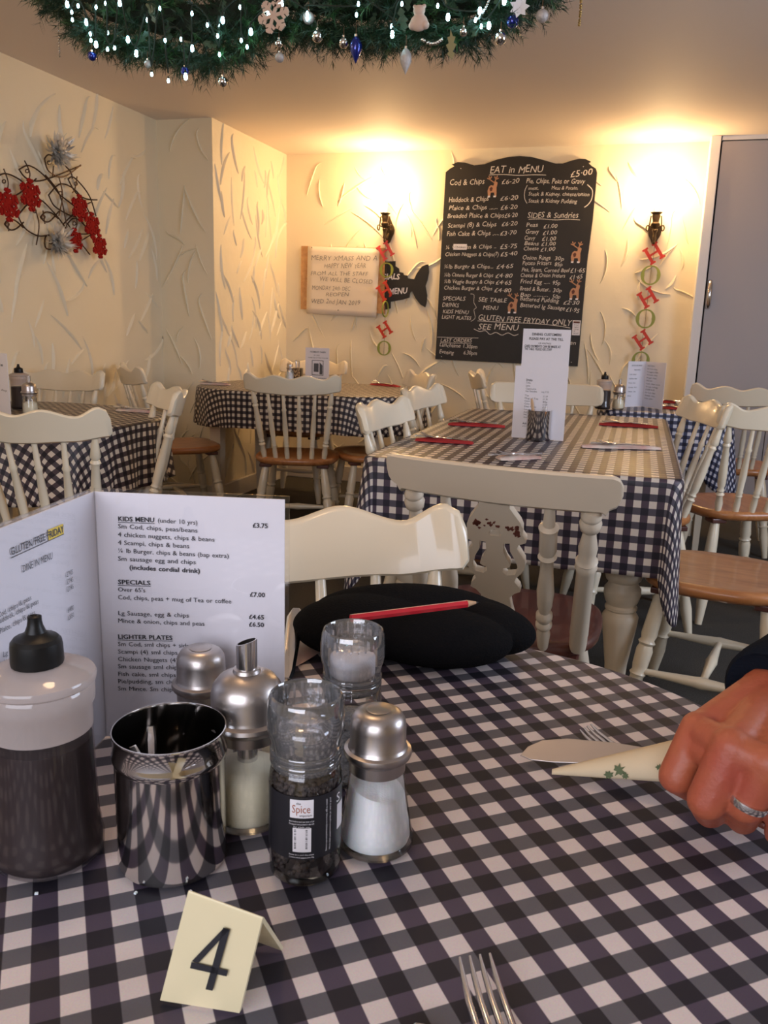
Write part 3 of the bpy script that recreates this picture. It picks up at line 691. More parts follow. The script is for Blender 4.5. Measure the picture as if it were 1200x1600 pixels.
def grinder(name, label, loc, rz, contents, lab):
    t = thing(name, label, 'grinder', loc, rz)
    ring(t, 'glass_jar', [(0, .0015), (.022, .001), (.0247, .004), (.025, .010), (.025, .076), (.0235, .083), (.021, .087), (.0215, .0885), (.0215, .092)], M_glass, seg=40)
    ring(t, 'jar_base', [(0, .001), (.021, .0012), (.0225, .0035), (.021, .0055), (0, .006)], M_glass, seg=40)
    if contents == 'pepper':
        b = MB(); rnd = random.Random(3); base = [Vector(v) for v in ((1, 0, 0), (-1, 0, 0), (0, 1, 0), (0, -1, 0), (0, 0, 1), (0, 0, -1))]
        fcs = [(0, 2, 4), (2, 1, 4), (1, 3, 4), (3, 0, 4), (2, 0, 5), (1, 2, 5), (3, 1, 5), (0, 3, 5)]
        bm = bmesh.new(); bmesh.ops.create_icosphere(bm, subdivisions=1, radius=1); bv = [v.co.copy() for v in bm.verts]; bf = [tuple(v.index for v in f.verts) for f in bm.faces]; bm.free()
        for k in range(640):
            a = rnd.uniform(0, 6.283); zz = rnd.uniform(.008, .086); rr = min(.0213, .0213 if zz < .078 else .0213-(zz-.078)*.3)
            r = rnd.uniform(.0021, .0028); cpt = Vector((rr*math.cos(a), rr*math.sin(a), zz)); b.add([cpt+v*r*rnd.uniform(.85, 1.1) for v in bv], bf)
        b.lathe([(0, .006), (.020, .006), (.020, .085), (0, .086)], seg=20)
        b.build('peppercorns', M_pepper, t, smooth=180, kind='stuff')
    else:
        ring(t, 'rock_salt', [(0, .006), (.0225, .007), (.0225, .055), (.01, .060), (0, .061)], mat('rock_salt', (.42, .40, .40), .5, bump=(250, 1)), seg=28)
    pc = [(.0225, .082), (.0238, .084), (.0238, .088), (.0232, .089), (.0238, .090), (.0238, .094), (.0232, .0955), (.0242, .097), (.0244, .103), (.0258, .1065), (.0268, .112), (.0266, .122), (.0258, .130), (.0246, .1335), (.0232, .1345), (.0222, .133), (.0224, .122), (.018, .120), (.010, .121), (0, .122)]
    cap = ring(t, 'grinder_cap', pc, M_plast, seg=48, smooth=35)
    b = MB()
    for k in range(24):
        a = 6.283*k/24; b.box((.0224*math.cos(a), .0224*math.sin(a), .1265), (.0022, .0012, .011), Matrix.Rotation(a, 3, 'Z'))
    for k in range(3):
        b.lathe([(.0222, .086+.0035*k), (.0246, .0865+.0035*k), (.0246, .0875+.0035*k), (.0222, .088+.0035*k)], seg=36)
    b.build('cap_ridges', M_plast, cap, smooth=40, kind='stuff')
    ring(cap, 'grinding_plate', [(0, .113), (.016, .113), (.019, .110), (.019, .096), (.017, .094), (0, .094)], M_plast if contents == 'pepper' else mat('grinder_white', (.72, .70, .72), .5), seg=28)
    if lab:
        # wrap-around label: strip on the cylinder, front at local -y
        b = MB(); r = .0254; z0, z1 = .024, .071; n = 40; vs = []; fs = []
        for i in range(n+1):
            a = -R_(105)+R_(240)*i/n-math.pi/2
            for z in (z0, z1): vs.append((r*math.cos(a), r*math.sin(a), z))
        fs = [(2*i, 2*i+2, 2*i+3, 2*i+1) for i in range(n)]; b.add(vs, fs); lo = b.build('label', M_label, t, smooth=180, label='black wrap-around label with white print')
        def wrap(mb, name, m, rad):
            mb.v = [((rad+.0)*math.sin(x/r), -(rad)*math.cos(x/r), z) for x, y, z in mb.v]; mb.build(name, m, lo)
        def patch(x0, x1, za, zb, name, m, rad):
            q = MB(); k = 10; q.add([(x0+(x1-x0)*i/k, 0, z) for i in range(k+1) for z in (za, zb)], [(2*i, 2*i+2, 2*i+3, 2*i+1) for i in range(k)]); wrap(q, name, m, rad)
        off = -.005
        patch(off-.0085, off+.0075, .0555, .069, 'logo_panel', M_labelW, r+.0002)
        patch(off-.0065, off+.006, .030, .048, 'barcode_panel', M_labelW, r+.0002)
        patch(.0225, .033, .039, .058, 'side_panel', M_labelW, r+.0002)
        q = MB(); NN = Vector((0, -1, 0)); write(q, 'Spice', (off-.0072, 0, .0595), (off+.0055, 0, .0595), NN, .006); wrap(q, 'logo_writing', M_rust, r+.0004)
        q = MB(); write(q, 'the', (off-.004, 0, .0655), (off-.001, 0, .0655), NN, .002); write(q, 'emporium', (off-.002, 0, .0568), (off+.0065, 0, .0568), NN, .0018); 
        for k in range(13):
            w = random.choice((.0005, .0009, .0012)); zc = .0325+k*.00115; q.add([(off-.0055, 0, zc), (off+.0035, 0, zc), (off+.0035, 0, zc+w*.6), (off-.0055, 0, zc+w*.6)], [(0, 1, 2, 3)])
        wrap(q, 'barcode_bars', M_ink, r+.0004)
        q = MB()
        for i, (s_, za) in enumerate((('Best before end see base of jar', .0525), ('Produced and packed in the UK', .0505), ('for trade use', .0485), ('Store in a cool dry place', .0275), ('Contains black peppercorns 45g', .0255))):
            write(q, s_, (off-.009+.003*(i == 2), 0, za), (off+.008-.003*(i == 2), 0, za), NN, .0012)
        for i in range(2):
            Nn = NN; P0 = Vector((.0125+.003*i, 0, .028)); P1 = Vector((.0125+.003*i, 0, .067)); write(q, ('Whole black peppercorns in a grinder jar, twist to grind' if i else 'Remove cap and grind directly on to food, refill as needed'), P0, P1, Nn, .0014)
        write(q, 'S', (.021, 0, .060), (.026, 0, .060), NN, .007)
        wrap(q, 'small_print', M_labelW, r+.0004)
    return t
az = math.atan2(-.49, .196)+math.pi/2
grinder('pepper_grinder', 'clear-capped grinder of black peppercorns with black label', (-.1956, .4901, TZ+.001), az+.12, 'pepper', True)
p = onz(552, 985, TZ+.1335)
grinder('salt_grinder', 'clear plastic topped salt grinder in front of the black knitted bundle', (p.x, p.y, TZ+.001), 0, 'salt', False)

# --- table number tent
tn = MB(); A0 = onz(250, 1563, TZ+.003); A1 = onz(374, 1583, TZ+.003); Bk = onz(443, 1480, TZ+.003)
ax = (A1-A0).normalized(); wdt = (A1-A0).length; Bk0 = Bk-ax*wdt
best = None
for k in range(300):
    hz = .015+.0002*k; T0_, T1_ = onz(295, 1389, TZ+hz), onz(411, 1431, TZ+hz); e = abs((T1_-T0_).length-wdt)
    if best is None or e < best[0]: best = (e, hz, T0_, T1_)
_, hz, AP0, AP1 = best; AP0 = onplane(295, 1389, A0, (A1-A0).cross(AP1-A0)); Bk0 = Bk+(AP0-AP1)
def tent():
    mb = MB(); th = .0022; vs = []; secs = []
    for F, T, Kk in ((A0, AP0, Bk0), (A1, AP1, Bk)):
        df, dk = (F-T).normalized(), (Kk-T).normalized(); inn = (df+dk).normalized(); R = .004; p0, p2 = T+df*R, T+dk*R; sec = [F]
        for i in range(9): u = i/8; sec.append(p0*(1-u)**2+T*2*u*(1-u)+p2*u*u)
        sec += [Kk]; nf = (inn-df*inn.dot(df)).normalized(); nk_ = (inn-dk*inn.dot(dk)).normalized(); sn = math.sqrt(max(.05, 1-df.dot(dk)**2)); 
        sec += [Kk+nk_*th, T+dk*R+nk_*th, T+inn*th*1.9, T+df*R+nf*th, F+nf*th]; secs.append(sec)
    m_ = len(secs[0]); vs = secs[0]+secs[1]; fs = [(i, (i+1) % m_, m_+(i+1) % m_, m_+i) for i in range(m_)]
    for base in (0, m_): fs += [tuple(base+i for i in (0, 1, 14, 15)), tuple(base+i for i in (1, 2, 3, 4, 5, 13, 14)), tuple(base+i for i in (5, 6, 7, 8, 9, 12, 13)), tuple(base+i for i in (9, 10, 11, 12))]
    mb.add(vs, fs); t = tag(mb.build('table_number', M_tag, smooth=40), 'ivory plastic tent sign with a black number 4', 'sign')
    N = (A1-A0).cross(AP0-A0).normalized(); N = N if N.dot(EYE-A0) > 0 else -N; w = MB()
    def q(a, b): return (A0.lerp(A1, a)).lerp(AP0.lerp(AP1, a), b)
    def quad(pts): w.add([q(a, b)+N*.0014 for a, b in pts], [tuple(range(len(pts)))])
    quad([(.56, .80), (.635, .80), (.36, .43), (.27, .43)]); quad([(.27, .425), (.74, .425), (.74, .365), (.27, .365)]); quad([(.55, .80), (.64, .80), (.615, .20), (.525, .20)])
    w.build('numeral', M_ink, t)
tent()

# --- printed menu (folded card standing on the table)
TL = onz(147, 768, TZ+.232); TR = onz(452, 781, TZ+.232); TL2 = onz(0, 826, TZ+.232)
MH = .232
rd = (TR-TL); rw = rd.length; rd.normalize(); ld = (TL2-TL).normalized(); lw = rw
menu = thing('folded_menu', 'large white folded menu card with kids menu and specials', 'menu', (TL.x, TL.y, TZ+.001))
Nr = rd.cross(Z).normalized(); Nr = Nr if Nr.dot(EYE-TL) > 0 else -Nr
Nl = ld.cross(Z).normalized(); Nl = Nl if Nl.dot(EYE-TL) > 0 else -Nl
def panel(d, N, w, name):
    b = MB(); b.prism([(0, 0), (w, 0), (w, MH-.002), (0, MH-.002)], (Vector((0, 0, .001)), d, Z, -N), .0012); o = b.build(name, M_paper, menu)
    b = MB(); e = .005; b.prism([(0, 0), (w+e*.8, -.0), (w+e*.8, MH+.0015), (0, MH+.0015)], (Vector((0, 0, .0005))+N*.0008, d, Z, -N), .003); b.build('laminate', M_lam, o)
    return o
pr_ = panel(rd, Nr, rw-.004, 'right_page'); pl_ = panel(ld, Nl, lw-.004, 'left_page')
OB = Vector((TL.x, TL.y, 0))
def mline(mb, s, a, b, cap, side='r', bold=0, sc=2.553, o=(0, 750), shear=0):
    N = Nr if side == 'r' else Nl
    A = onplane(o[0]+a[0]/sc, o[1]+a[1]/sc, TL, N); B = onplane(o[0]+b[0]/sc, o[1]+b[1]/sc, TL, N)
    write(mb, s, A-Vector((TL.x, TL.y, TZ+.001)), B-Vector((TL.x, TL.y, TZ+.001)), N, cap, bold, 0, 0, .0012)
    return A, B
ink = MB(); cR = .0042
rows_ = [('KIDS MENU', (472, 162), (618, 167), .018, 1), ('(under 10 yrs)', (630, 168), (790, 178), 0, 0), ('£3.75', (1008, 188), (1070, 191), .018, 0),
 ('Sm Cod, chips, peas/beans', (472, 191), (790, 209), 0, 0), ('4 chicken nuggets, chips & beans', (472, 224), (858, 245), 0, 0), ('4 Scampi, chips & beans', (472, 256), (757, 271), 0, 0),
 ('¼ lb Burger, chips & beans (bap extra)', (472, 288), (915, 310), 0, 0), ('Sm sausage egg and chips', (472, 320), (783, 335), 0, 0), ('(includes cordial drink)', (517, 355), (800, 370), .018, 0),
 ('SPECIALS', (472, 413), (602, 418), .018, 1), ("Over 65's", (472, 443), (582, 447), 0, 0), ('Cod, chips, peas + mug of Tea or coffee', (472, 474), (925, 491), 0, 0), ('£7.00', (997, 463), (1058, 466), .018, 0),
 ('Lg Sausage, egg & chips', (472, 537), (756, 547), 0, 0), ('£4.65', (993, 552), (1055, 555), .018, 0), ('Mince & onion, chips and peas', (472, 567), (818, 580), 0, 0), ('£6.50', (993, 582), (1054, 585), .018, 0),
 ('LIGHTER PLATES', (472, 631), (690, 636), .018, 1), ('Sm Cod, sml chips + side', (472, 660), (758, 667), 0, 0), ('Scampi (4) sml chips + side', (472, 690), (792, 697), 0, 0),
 ('Chicken Nuggets (4), sml chips', (472, 720), (835, 728), 0, 0), ('Sm sausage sml chips', (472, 749), (722, 754), 0, 0), ('Fish cake, sml chips', (472, 779), (704, 784), 0, 0), ('Pie/pudding, sm chips', (472, 808), (722, 813), 0, 0), ('Sm Mince. Sm chips', (472, 837), (702, 842), 0, 0)]
for s, a, b, bo, ul in rows_:
    A, B = mline(ink, s, a, b, cR, 'r', bo)
    if ul: sh = Vector((TL.x, TL.y, TZ+.001)); strokes(ink, [A-sh-Z*.0012, B-sh-Z*.0012], Nr, .0005, .0012)
ink.build('page_print', M_ink, pr_)
ink = MB()
def ml(s, a, b, cap, bold=0): return mline(ink, s, a, b, cap, 'l', bold, 7.06, (0, 800))
hl = MB(); sh = Vector((TL.x, TL.y, TZ+.001))
A = onplane(525/7.06, 800+300/7.06, TL, Nl)-sh; B = onplane(692/7.06, 800+228/7.06, TL, Nl)-sh
hl.add([A-Z*.001+Nl*.0009, B-Z*.001+Nl*.0009, B+Z*.0075+Nl*.0009, A+Z*.0075+Nl*.0009], [(0, 1, 2, 3)]); hl.build('highlight', mat('yellow_highlighter', (.85, .62, .10), .6), pl_)
A, B = ml('GLUTEN FREE FRIDAY', (105, 480), (690, 217), .0058, .014); strokes(ink, [A-sh-Z*.0018, B-sh-Z*.0018], Nl, .0006, .0012)
ml('DINE IN MENU', (235, 668), (570, 512), .0058)
for s, a, b in (('£7.45', (722, 718), (792, 680)), ('£7.45', (726, 800), (795, 762)), ('£7.45', (730, 882), (799, 840)), ('£4.80', (735, 1112), (800, 1072)), ('£5.50', (740, 1194), (803, 1152)),
    ('Cod, chips & peas', (-40, 1172), (332, 965)), ('Haddock, chips & peas', (-60, 1250), (412, 1005)), ('Plaice, chips & peas', (-20, 1345), (374, 1128)),
    ('Lg Sausage, egg & chips', (14, 1602), (560, 1330)), ('¼ Chicken & chips', (24, 1690), (450, 1470))): ml(s, a, b, .0042)
ink.build('page_print', M_inkF, pl_)

# --- black knitted bundle (folded woollen hat) with the pencil on it
def blob(name, m, ells, voxel, smooth_it=6, parent=None, origin=Vector((0, 0, 0))):
    """ells: list of ('e',centre,radii,rotz) or ('c',p0,p1,r0,r1): fused to one continuous surface"""
    bm = bmesh.new()
    for e in ells:
        if e[0] == 'e':
            M = Matrix.Translation(Vector(e[1])-origin) @ Matrix.Rotation(e[3], 4, 'Z') @ (Matrix.Rotation(e[4], 4, 'Y') if len(e) > 4 else Matrix()) @ Matrix.Diagonal((*e[2], 1))
            bmesh.ops.create_icosphere(bm, subdivisions=4, radius=1, matrix=M)
        else:
            p0, p1 = Vector(e[1])-origin, Vector(e[2])-origin; r0, r1 = e[3], e[4]; n = max(2, int((p1-p0).length/(min(r0, r1)*.35))+1)
            for k in range(n+1):
                t = k/n; bmesh.ops.create_icosphere(bm, subdivisions=2, radius=r0+(r1-r0)*t, matrix=Matrix.Translation(p0.lerp(p1, t)))
    me = bpy.data.meshes.new(name); bm.to_mesh(me); bm.free(); o = bpy.data.objects.new(name, me); COL.objects.link(o); o.location = origin
    r = o.modifiers.new('r', 'REMESH'); r.mode = 'VOXEL'; r.voxel_size = voxel; r.use_smooth_shade = True
    s = o.modifiers.new('s', 'SMOOTH'); s.iterations = smooth_it; s.factor = .5
    bpy.context.view_layer.update(); dg = bpy.context.evaluated_depsgraph_get(); me2 = bpy.data.meshes.new_from_object(o.evaluated_get(dg))
    o.modifiers.clear(); o.data = me2; me2.materials.clear(); me2.materials.append(m); me2.polygons.foreach_set('use_smooth', [True]*len(me2.polygons))
    if parent: o.parent = parent
    return o
ha = Vector((.955, .30, 0)); ht = math.atan2(.30, .955); hc = Vector((-.222, .905, TZ))
hat = blob('woollen_hat', M_wool, [
  ('e', hc+Vector((-.055, -.020, .034)), (.088, .056, .036), ht), ('e', hc+Vector((.02, -.018, .032)), (.095, .048, .034), ht-.25),
  ('e', hc+Vector((-.02, .028, .040)), (.115, .045, .034), ht+.02), ('e', hc+Vector((.075, .035, .030)), (.062, .036, .030), ht-.5), ('e', hc+Vector((.02, .045, .034)), (.095, .034, .030), ht-.1)], .003, 3, origin=hc)
tag(hat, 'folded black woollen hat lying on the far side of the near table', 'hat')
def drop(x, y):   # highest hat point under a pixel along the ray (for the pencil)
    return None
pa, pb = onz(548, 966, TZ+.083), onz(748, 941, TZ+.083)
pc = thing('pencil', 'red hexagonal pencil lying across the black woollen hat', 'pencil', pa); d = pb-pa; Lp = d.length; q = Vector((0, 0, 1)).rotation_difference(d.normalized()).to_matrix()
r = .0042
b = MB(); b.lathe([(r, 0), (r, Lp*.90)], seg=6, M=q); b.build('barrel', M_pencil, pc)
b = MB(); b.lathe([(r*.97, Lp*.90), (r*.35, Lp*.975)], seg=12, M=q); b.build('sharpened_wood', M_pwood, pc, smooth=40)
b = MB(); b.lathe([(r*.36, Lp*.975), (.0001, Lp)], seg=8, M=q); b.build('lead', M_ink, pc, smooth=40)

# ------------------------------------------------------------------ cutlery
def fork(loc, rz, label, s=1, tilt=0, name='fork', group=None, cat='fork'):
    t = thing(name, label, cat, loc, rz, group); t.rotation_euler = (0, tilt, rz); t.scale = (s, s, s)
    b = MB(); handle_strip(b, (-.10, 0, .002), (.0, 0, .004), .018, .006, .0028, n=10); b.build('handle', M_cutl, t, smooth=50)
    b = MB(); handle_strip(b, (-.001, 0, .004), (.020, 0, .003), .006, .006, .0028, n=4); handle_strip(b, (.018, 0, .003), (.045, 0, .006), .016, .024, .0022, n=8, bow=-.003); b.build('neck', M_cutl, t, smooth=50)
    for k in range(4):
        y = (k-1.5)*.0066; b = MB(); pts = [(.042, y, .0055), (.055, y, .0055), (.07, y, .008), (.085, y*.96, .013), (.094, y*.93, .018)]
        b.tube(pts, [.0023, .0022, .002, .0017, .0008], 8); b.build('tine', M_cutl, t, smooth=70)
    return t
def knife(loc, rz, label, s=1, roll=0, name='knife', group=None):
    t = thing(name, label, 'knife', loc, rz, group); t.rotation_euler = (roll, 0, rz); t.scale = (s, s, s)
    b = MB(); pl = [(0, -.006), (.09, -.010), (.108, -.0085), (.117, -.003), (.118, .002), (.112, .008), (.095, .0095), (0, .006)]
    b.prism(pl, (Vector((0, 0, .002)), X, Y, Z), .0014); b.build('blade', M_cutl, t, bevel=.0005)
    b = MB(); handle_strip(b, (-.10, 0, .003), (.002, 0, .003), .019, .011, .005, n=10); b.build('handle', M_cutl, t, smooth=50)
    return t
def napkin(loc, rz, m, label, L=.2, w=.045, group=None, h=.010, cat='napkin'):
    mb = MB(); vs = []; fs = []; n = 14; rnd = random.Random(int(loc[0]*1000+loc[1]*77))
    for i in range(n+1):
        t = i/n; x = (t-.5)*L; ww = w*(.35+.9*math.sin(math.pi*min(1, t*.85+.1)))*(1-.25*t); hh = h*(.5+.5*math.sin(math.pi*t))+rnd.uniform(-.001, .001)
        yo = .25*w*math.sin(t*3)
        for yy, zz in ((-.5, .0005), (-.38, hh*.55), (-.1, hh), (.15, hh*.7), (.4, hh*.8), (.5, .0008)): vs.append((x, yo+yy*ww, zz))
    for i in range(n):
        for k in range(5): fs.append((i*6+k, i*6+k+1, (i+1)*6+k+1, (i+1)*6+k))
        fs.append((i*6+5, i*6, (i+1)*6, (i+1)*6+5))
    fs += [tuple(range(6))[::-1], tuple(n*6+k for k in range(6))]
    mb.add(vs, fs); o = mb.build('napkin', m, smooth=50); o.location = loc; o.rotation_euler = (0, 0, rz)
    return tag(o, label, cat, group)
# fork at the bottom edge: tines point away from the camera
T0 = onz(742, 1490, TZ+.021); Bf = onz(770, 1600, TZ+.006); d = (T0-Bf); rz = math.atan2(d.y, d.x)
fork((T0.x-.094*math.cos(rz), T0.y-.094*math.sin(rz), TZ+.002), rz, 'steel fork at the bottom edge of the picture, tines up')
kp = onz(655, 1600, TZ+.004)
knife((kp.x+.118*.3, kp.y-.118*.954, TZ+.002), math.atan2(.954, -.3), 'knife whose rounded tip just shows at the bottom edge')
# knife handle standing out behind the menu, lying on a patterned napkin
p0, p1 = onz(448, 1055, TZ+.01), onz(463, 952, TZ+.045)
t = thing('dinner_knife', 'flat steel knife handle showing between menu and black hat', 'knife', (p0.x, p0.y, TZ+.002)); d = p1-Vector((p0.x, p0.y, TZ+.002))
b = MB(); handle_strip(b, (0, 0, .004), d, .014, .021, .004, n=10); b.build('handle', M_cutl, t, smooth=50)
b = MB(); handle_strip(b, (-d.x*1.1, -d.y*1.1, .003), (0, 0, .004), .014, .012, .0015); b.build('blade', M_cutl, t, smooth=50)
pn = onz(478, 1028, TZ); napkin((pn.x-.01, pn.y, TZ+.0015), 1.2, M_napW, 'red and white patterned napkin tucked between menu and black hat', .09, .06)
# salt crumbs
b = MB()
for px, py in ((57, 1396), (298, 1393), (212, 1395), (302, 1396)):
    p = onz(px, py, TZ+.001); b.box(p, (.0022, .0016, .0012), Matrix.Rotation(px, 3, 'Z'))
tag(b.build('salt_crumbs', M_salt), 'few white crumbs on the cloth below the sauce bottle and pot', 'crumbs', kind='stuff')

# ------------------------------------------------------------------ napkin roll held in the hand, its knife and fork
tip = onz(812, 1186, TZ+.006); mid = onz(1045, 1195, TZ+.022); kd = mid-tip; krz = math.atan2(kd.y, kd.x)
kn = thing('held_knife', 'broad steel knife blade sticking out of the held napkin', 'knife', (tip.x, tip.y, tip.z), krz)
Ld = Vector((kd.x, kd.y)).length; up = Vector((0, 0, kd.z))
# blade, tilted so its flat side meets the camera
A = X; slope = kd.z/Ld; tl = R_(36); B = Vector((0, math.cos(tl), math.sin(tl)))
pl = [(0, .003), (.006, .012), (.018, .0185), (.04, .021), (.08, .0185), (.118, .013), (.118, .001), (.08, -.002), (.03, -.0025), (.01, -.001)]
b = MB(); b.prism(pl, (Vector((0, 0, 0)), Vector((1, 0, slope)).normalized(), B, A.cross(B)), .0014); b.build('blade', M_steelB, kn, bevel=.0005)
b = MB(); handle_strip(b, (.11, .007, .11*slope+.008), (.21, .007, .21*slope+.008), .012, .018, .006); b.build('handle', M_cutl, kn, smooth=50)
f0 = onz(903, 1138, TZ+.021); f1 = onz(1040, 1200, TZ+.02); d = f0-f1; frz = math.atan2(d.y, d.x)
ft = fork((f0.x-.094*math.cos(frz), f0.y-.094*math.sin(frz)+.004, TZ+.007), frz, 'steel fork tines poking out behind the held knife', name='held_fork', s=.92)
# napkin wrap: a cone opening toward the tip
nk = MB(); vs = []; fs = []; n = 16; m_ = 12
n0 = onz(862, 1210, TZ+.004); n1 = onz(1110, 1205, TZ+.025); nd = n1-n0; nl = nd.length; nh = nd.normalized(); side = nh.cross(Z).normalized()
for i in range(n+1):
    t = i/n; c = n0.lerp(n1, t); rr = .003+.020*min(1, t*1.25)
    for k in range(m_):
        a = 6.283*k/m_; fl = 1.0 if math.sin(a) > 0 else .55
        vs.append(c+side*(rr*math.cos(a)*1.0)+Z*(rr*fl*math.sin(a)*.9+(.002+.006*t)))
for i in range(n):
    for k in range(m_): fs.append((i*m_+k, i*m_+(k+1) % m_, (i+1)*m_+(k+1) % m_, (i+1)*m_+k))
fs += [tuple(range(m_))[::-1], tuple(n*m_+k for k in range(m_))]
nk.add(vs, fs); nko = tag(nk.build('rolled_napkin', M_napG, smooth=60), 'cream holly-printed napkin wrapped round cutlery in the hand', 'napkin')
pr = MB(); rnd = random.Random(12)
for t, a in ((.36, .15), (.42, .45), (.46, .1), (.70, .2), (.76, .55), (.74, .0), (.66, .5)):
    c = n0.lerp(n1, t); rr = .003+.020*min(1, t*1.25); sv = (side*math.cos(a)+Z*math.sin(a)).normalized()
    pt = c+side*(rr*math.cos(a)*1.03)+Z*(rr*.9*math.sin(a)*1.03+.002+.006*t); q = rnd.uniform(.0028, .0052); tt = nh; w_ = sv.cross(tt).normalized(); pts = []
    for k in range(14): an = 6.283*k/14; rad_ = q*(rnd.uniform(.9, 1.3) if k % 2 else rnd.uniform(.45, .8)); pts.append(pt+tt*rad_*math.cos(an)+w_*rad_*math.sin(an)+sv*.0008)
    pr.add(pts, [tuple(range(14))])
pr.build('leaf_print', M_leafp, nko, kind='stuff')

# ------------------------------------------------------------------ the hand
HZ = 0
K = {'i': Vector((.069, .640, .822)), 'm': Vector((.0885, .603, .829)), 'r': Vector((.112, .594, .826)), 'l': Vector((.136, .600, .816))}
Wr = Vector((.122, .700, .838)); Wr2 = Vector((.150, .715, .833))
E = []
def cap(a, b, r0, r1): E.append(('c', a, b, r0, r1))
fing = {'i': ((.056, .628, .786), (.072, .658, .762), (.090, .668, .770)), 'm': ((.0760, .598, .787), (.083, .630, .760), (.098, .645, .766)),
        'r': ((.1020, .598, .789), (.106, .628, .760), (.116, .640, .766)), 'l': ((.130, .604, .787), (.130, .618, .759), (.135, .635, .765))}
rad = {'i': .0142, 'm': .0150, 'r': .0142, 'l': .0122}
for k in 'imrl':
    a, b_, c_ = [Vector(v) for v in fing[k]]; r0 = rad[k]
    cap(K[k], a, r0*1.02, r0*1.0); cap(a, b_, r0*.98, r0*.86); cap(b_, c_, r0*.86, r0*.72)
    wb_ = Wr.lerp(Wr2, {'i': 0, 'm': .33, 'r': .66, 'l': 1}[k]); cap(K[k]-Z*.002, wb_-Z*.002, r0*1.0, .019); 
    cap(K[k].lerp(wb_, .3)-Z*.010, wb_.lerp(K[k], .2)-Z*.012, .014, .018)
E.append(('e', Vector((.112, .650, .820)), (.038, .044, .021), .3))
for p_, q_ in (('i', 'm'), ('m', 'r'), ('r', 'l')):
    a_, b2_ = K[p_].lerp(Vector(fing[p_][0]), .30), K[q_].lerp(Vector(fing[q_][0]), .30); cap(a_-Z*.002+Y*.004, b2_-Z*.002+Y*.004, .0125, .0125)
    a_, b2_ = K[p_], K[q_]; cap(a_-Z*.001, b2_-Z*.001, .0135, .0135)
cap(Wr-Z*.008, Vector((.093, .690, .800)), .017, .016); cap(Vector((.093, .690, .800)), Vector((.078, .688, .778)), .0145, .0125); cap(Vector((.078, .688, .778)), Vector((.071, .672, .766)), .0125, .010)
el = Vector((.36, .98, .875)); wc = Wr.lerp(Wr2, .5)-Z*.002
cap(Wr-Z*.004, Wr.lerp(el, .5), .021, .028); cap(Wr2-Z*.004, Wr2.lerp(el, .5), .020, .028)
org = Vector((wc.x, wc.y, wc.z))
hand = blob('person', M_skin, E, .0016, 14, origin=org)
tag(hand, 'hand of a person in a dark sleeve gripping a napkin roll of cutlery', 'person')
# ring on the ring finger
a = K['r']; b_ = Vector(fing['r'][0]); ax_ = (b_-a).normalized(); q = Z.rotation_difference(ax_).to_matrix(); cc = a.lerp(b_, .86)-org
b = MB(); R0 = rad['r']*1.0; b.lathe([(R0-.001, -.0028), (R0+.0012, -.0028), (R0+.0018, 0), (R0+.0012, .0028), (R0-.001, .0028), (R0-.001, -.0028)], cc, 40, q)
b.build('finger_ring', M_silver, hand, smooth=50, label='silver band on the ring finger')
# nails of the tucked fingertips
b = MB()
for k in 'imrl':
    e = Vector(fing[k][2])-org; d = (Vector(fing[k][2])-Vector(fing[k][1])).normalized(); b.box(e+d*.006-Z*.006, (.008, .009, .0015))
b.build('fingernail', M_nail, hand, bevel=.0006)
# sleeve
sd = (el-wc).normalized(); s0 = wc-sd*.012; vs = []; fs = []; n = 40; prof = [(.0, .032), (-.004, .040), (.000, .044), (.012, .046), (.03, .047), (.06, .048), (.10, .049), (.16, .053), (.22, .056), (.30, .058), (.335, .055), (.345, .035), (.348, 0)]
q = Z.rotation_difference(sd).to_matrix(); b = MB(); b.lathe([(r, z) for z, r in prof], s0-org, n, q)
b.v = [tuple(Vector(v)+Vector((0, 0, .0025*math.sin(Vector(v).length*90)))) for v in b.v]
b.build('sleeve', M_sleeve, hand, smooth=60, label='dark navy sleeve cuff')
# ================================================================== THINGS ON THE OTHER TABLES
GP = 'napkins set out on the middle table'
def setting(px0, py0, px1, py1, m, lab, z=TZ, nap_col='red', w=.05, L=None, forkside=1):
    a, c = onz(px0, py0, z+.004), onz(px1, py1, z+.004); d = c-a; rz = math.atan2(d.y, d.x); L = d.length; mid = (a+c)/2
    napkin((mid.x, mid.y, z+.0015), rz, m, 'folded '+lab+' napkin', L*.8, w, h=.016)
    k = knife((mid.x, mid.y, z+.014), rz+.02, 'knife lying on the '+lab+' napkin', .85); k.location = (mid.x-.02*math.cos(rz), mid.y-.02*math.sin(rz), z+.0155)
    f = fork((mid.x, mid.y, z+.016), rz+math.pi-.12, 'fork lying on the '+lab+' napkin', .85)
    f.location = (mid.x+.02*math.sin(rz), mid.y-.02*math.cos(rz), z+.0165)
setting(640, 686, 750, 694, M_napR, 'near left red', w=.06)
setting(690, 662, 800, 668, M_napR, 'far left red', w=.06)
setting(925, 662, 1040, 669, M_napR, 'far right red', w=.06)
setting(893, 697, 1048, 702, M_napW, 'patterned pink')
setting(770, 717, 852, 715, M_napW, 'pale front', w=.07)
setting(575, 600, 630, 605, M_napR, 'alcove table red', z=TZ+.01)
setting(308, 599, 365, 602, M_napW, 'alcove table pale', z=TZ+.01)
setting(178, 640, 246, 645, M_napW, 'left wall table pink')
setting(1030, 628, 1058, 630, M_napR, 'corner table farther red')
setting(1035, 637, 1062, 640, M_napR, 'corner table nearer red')
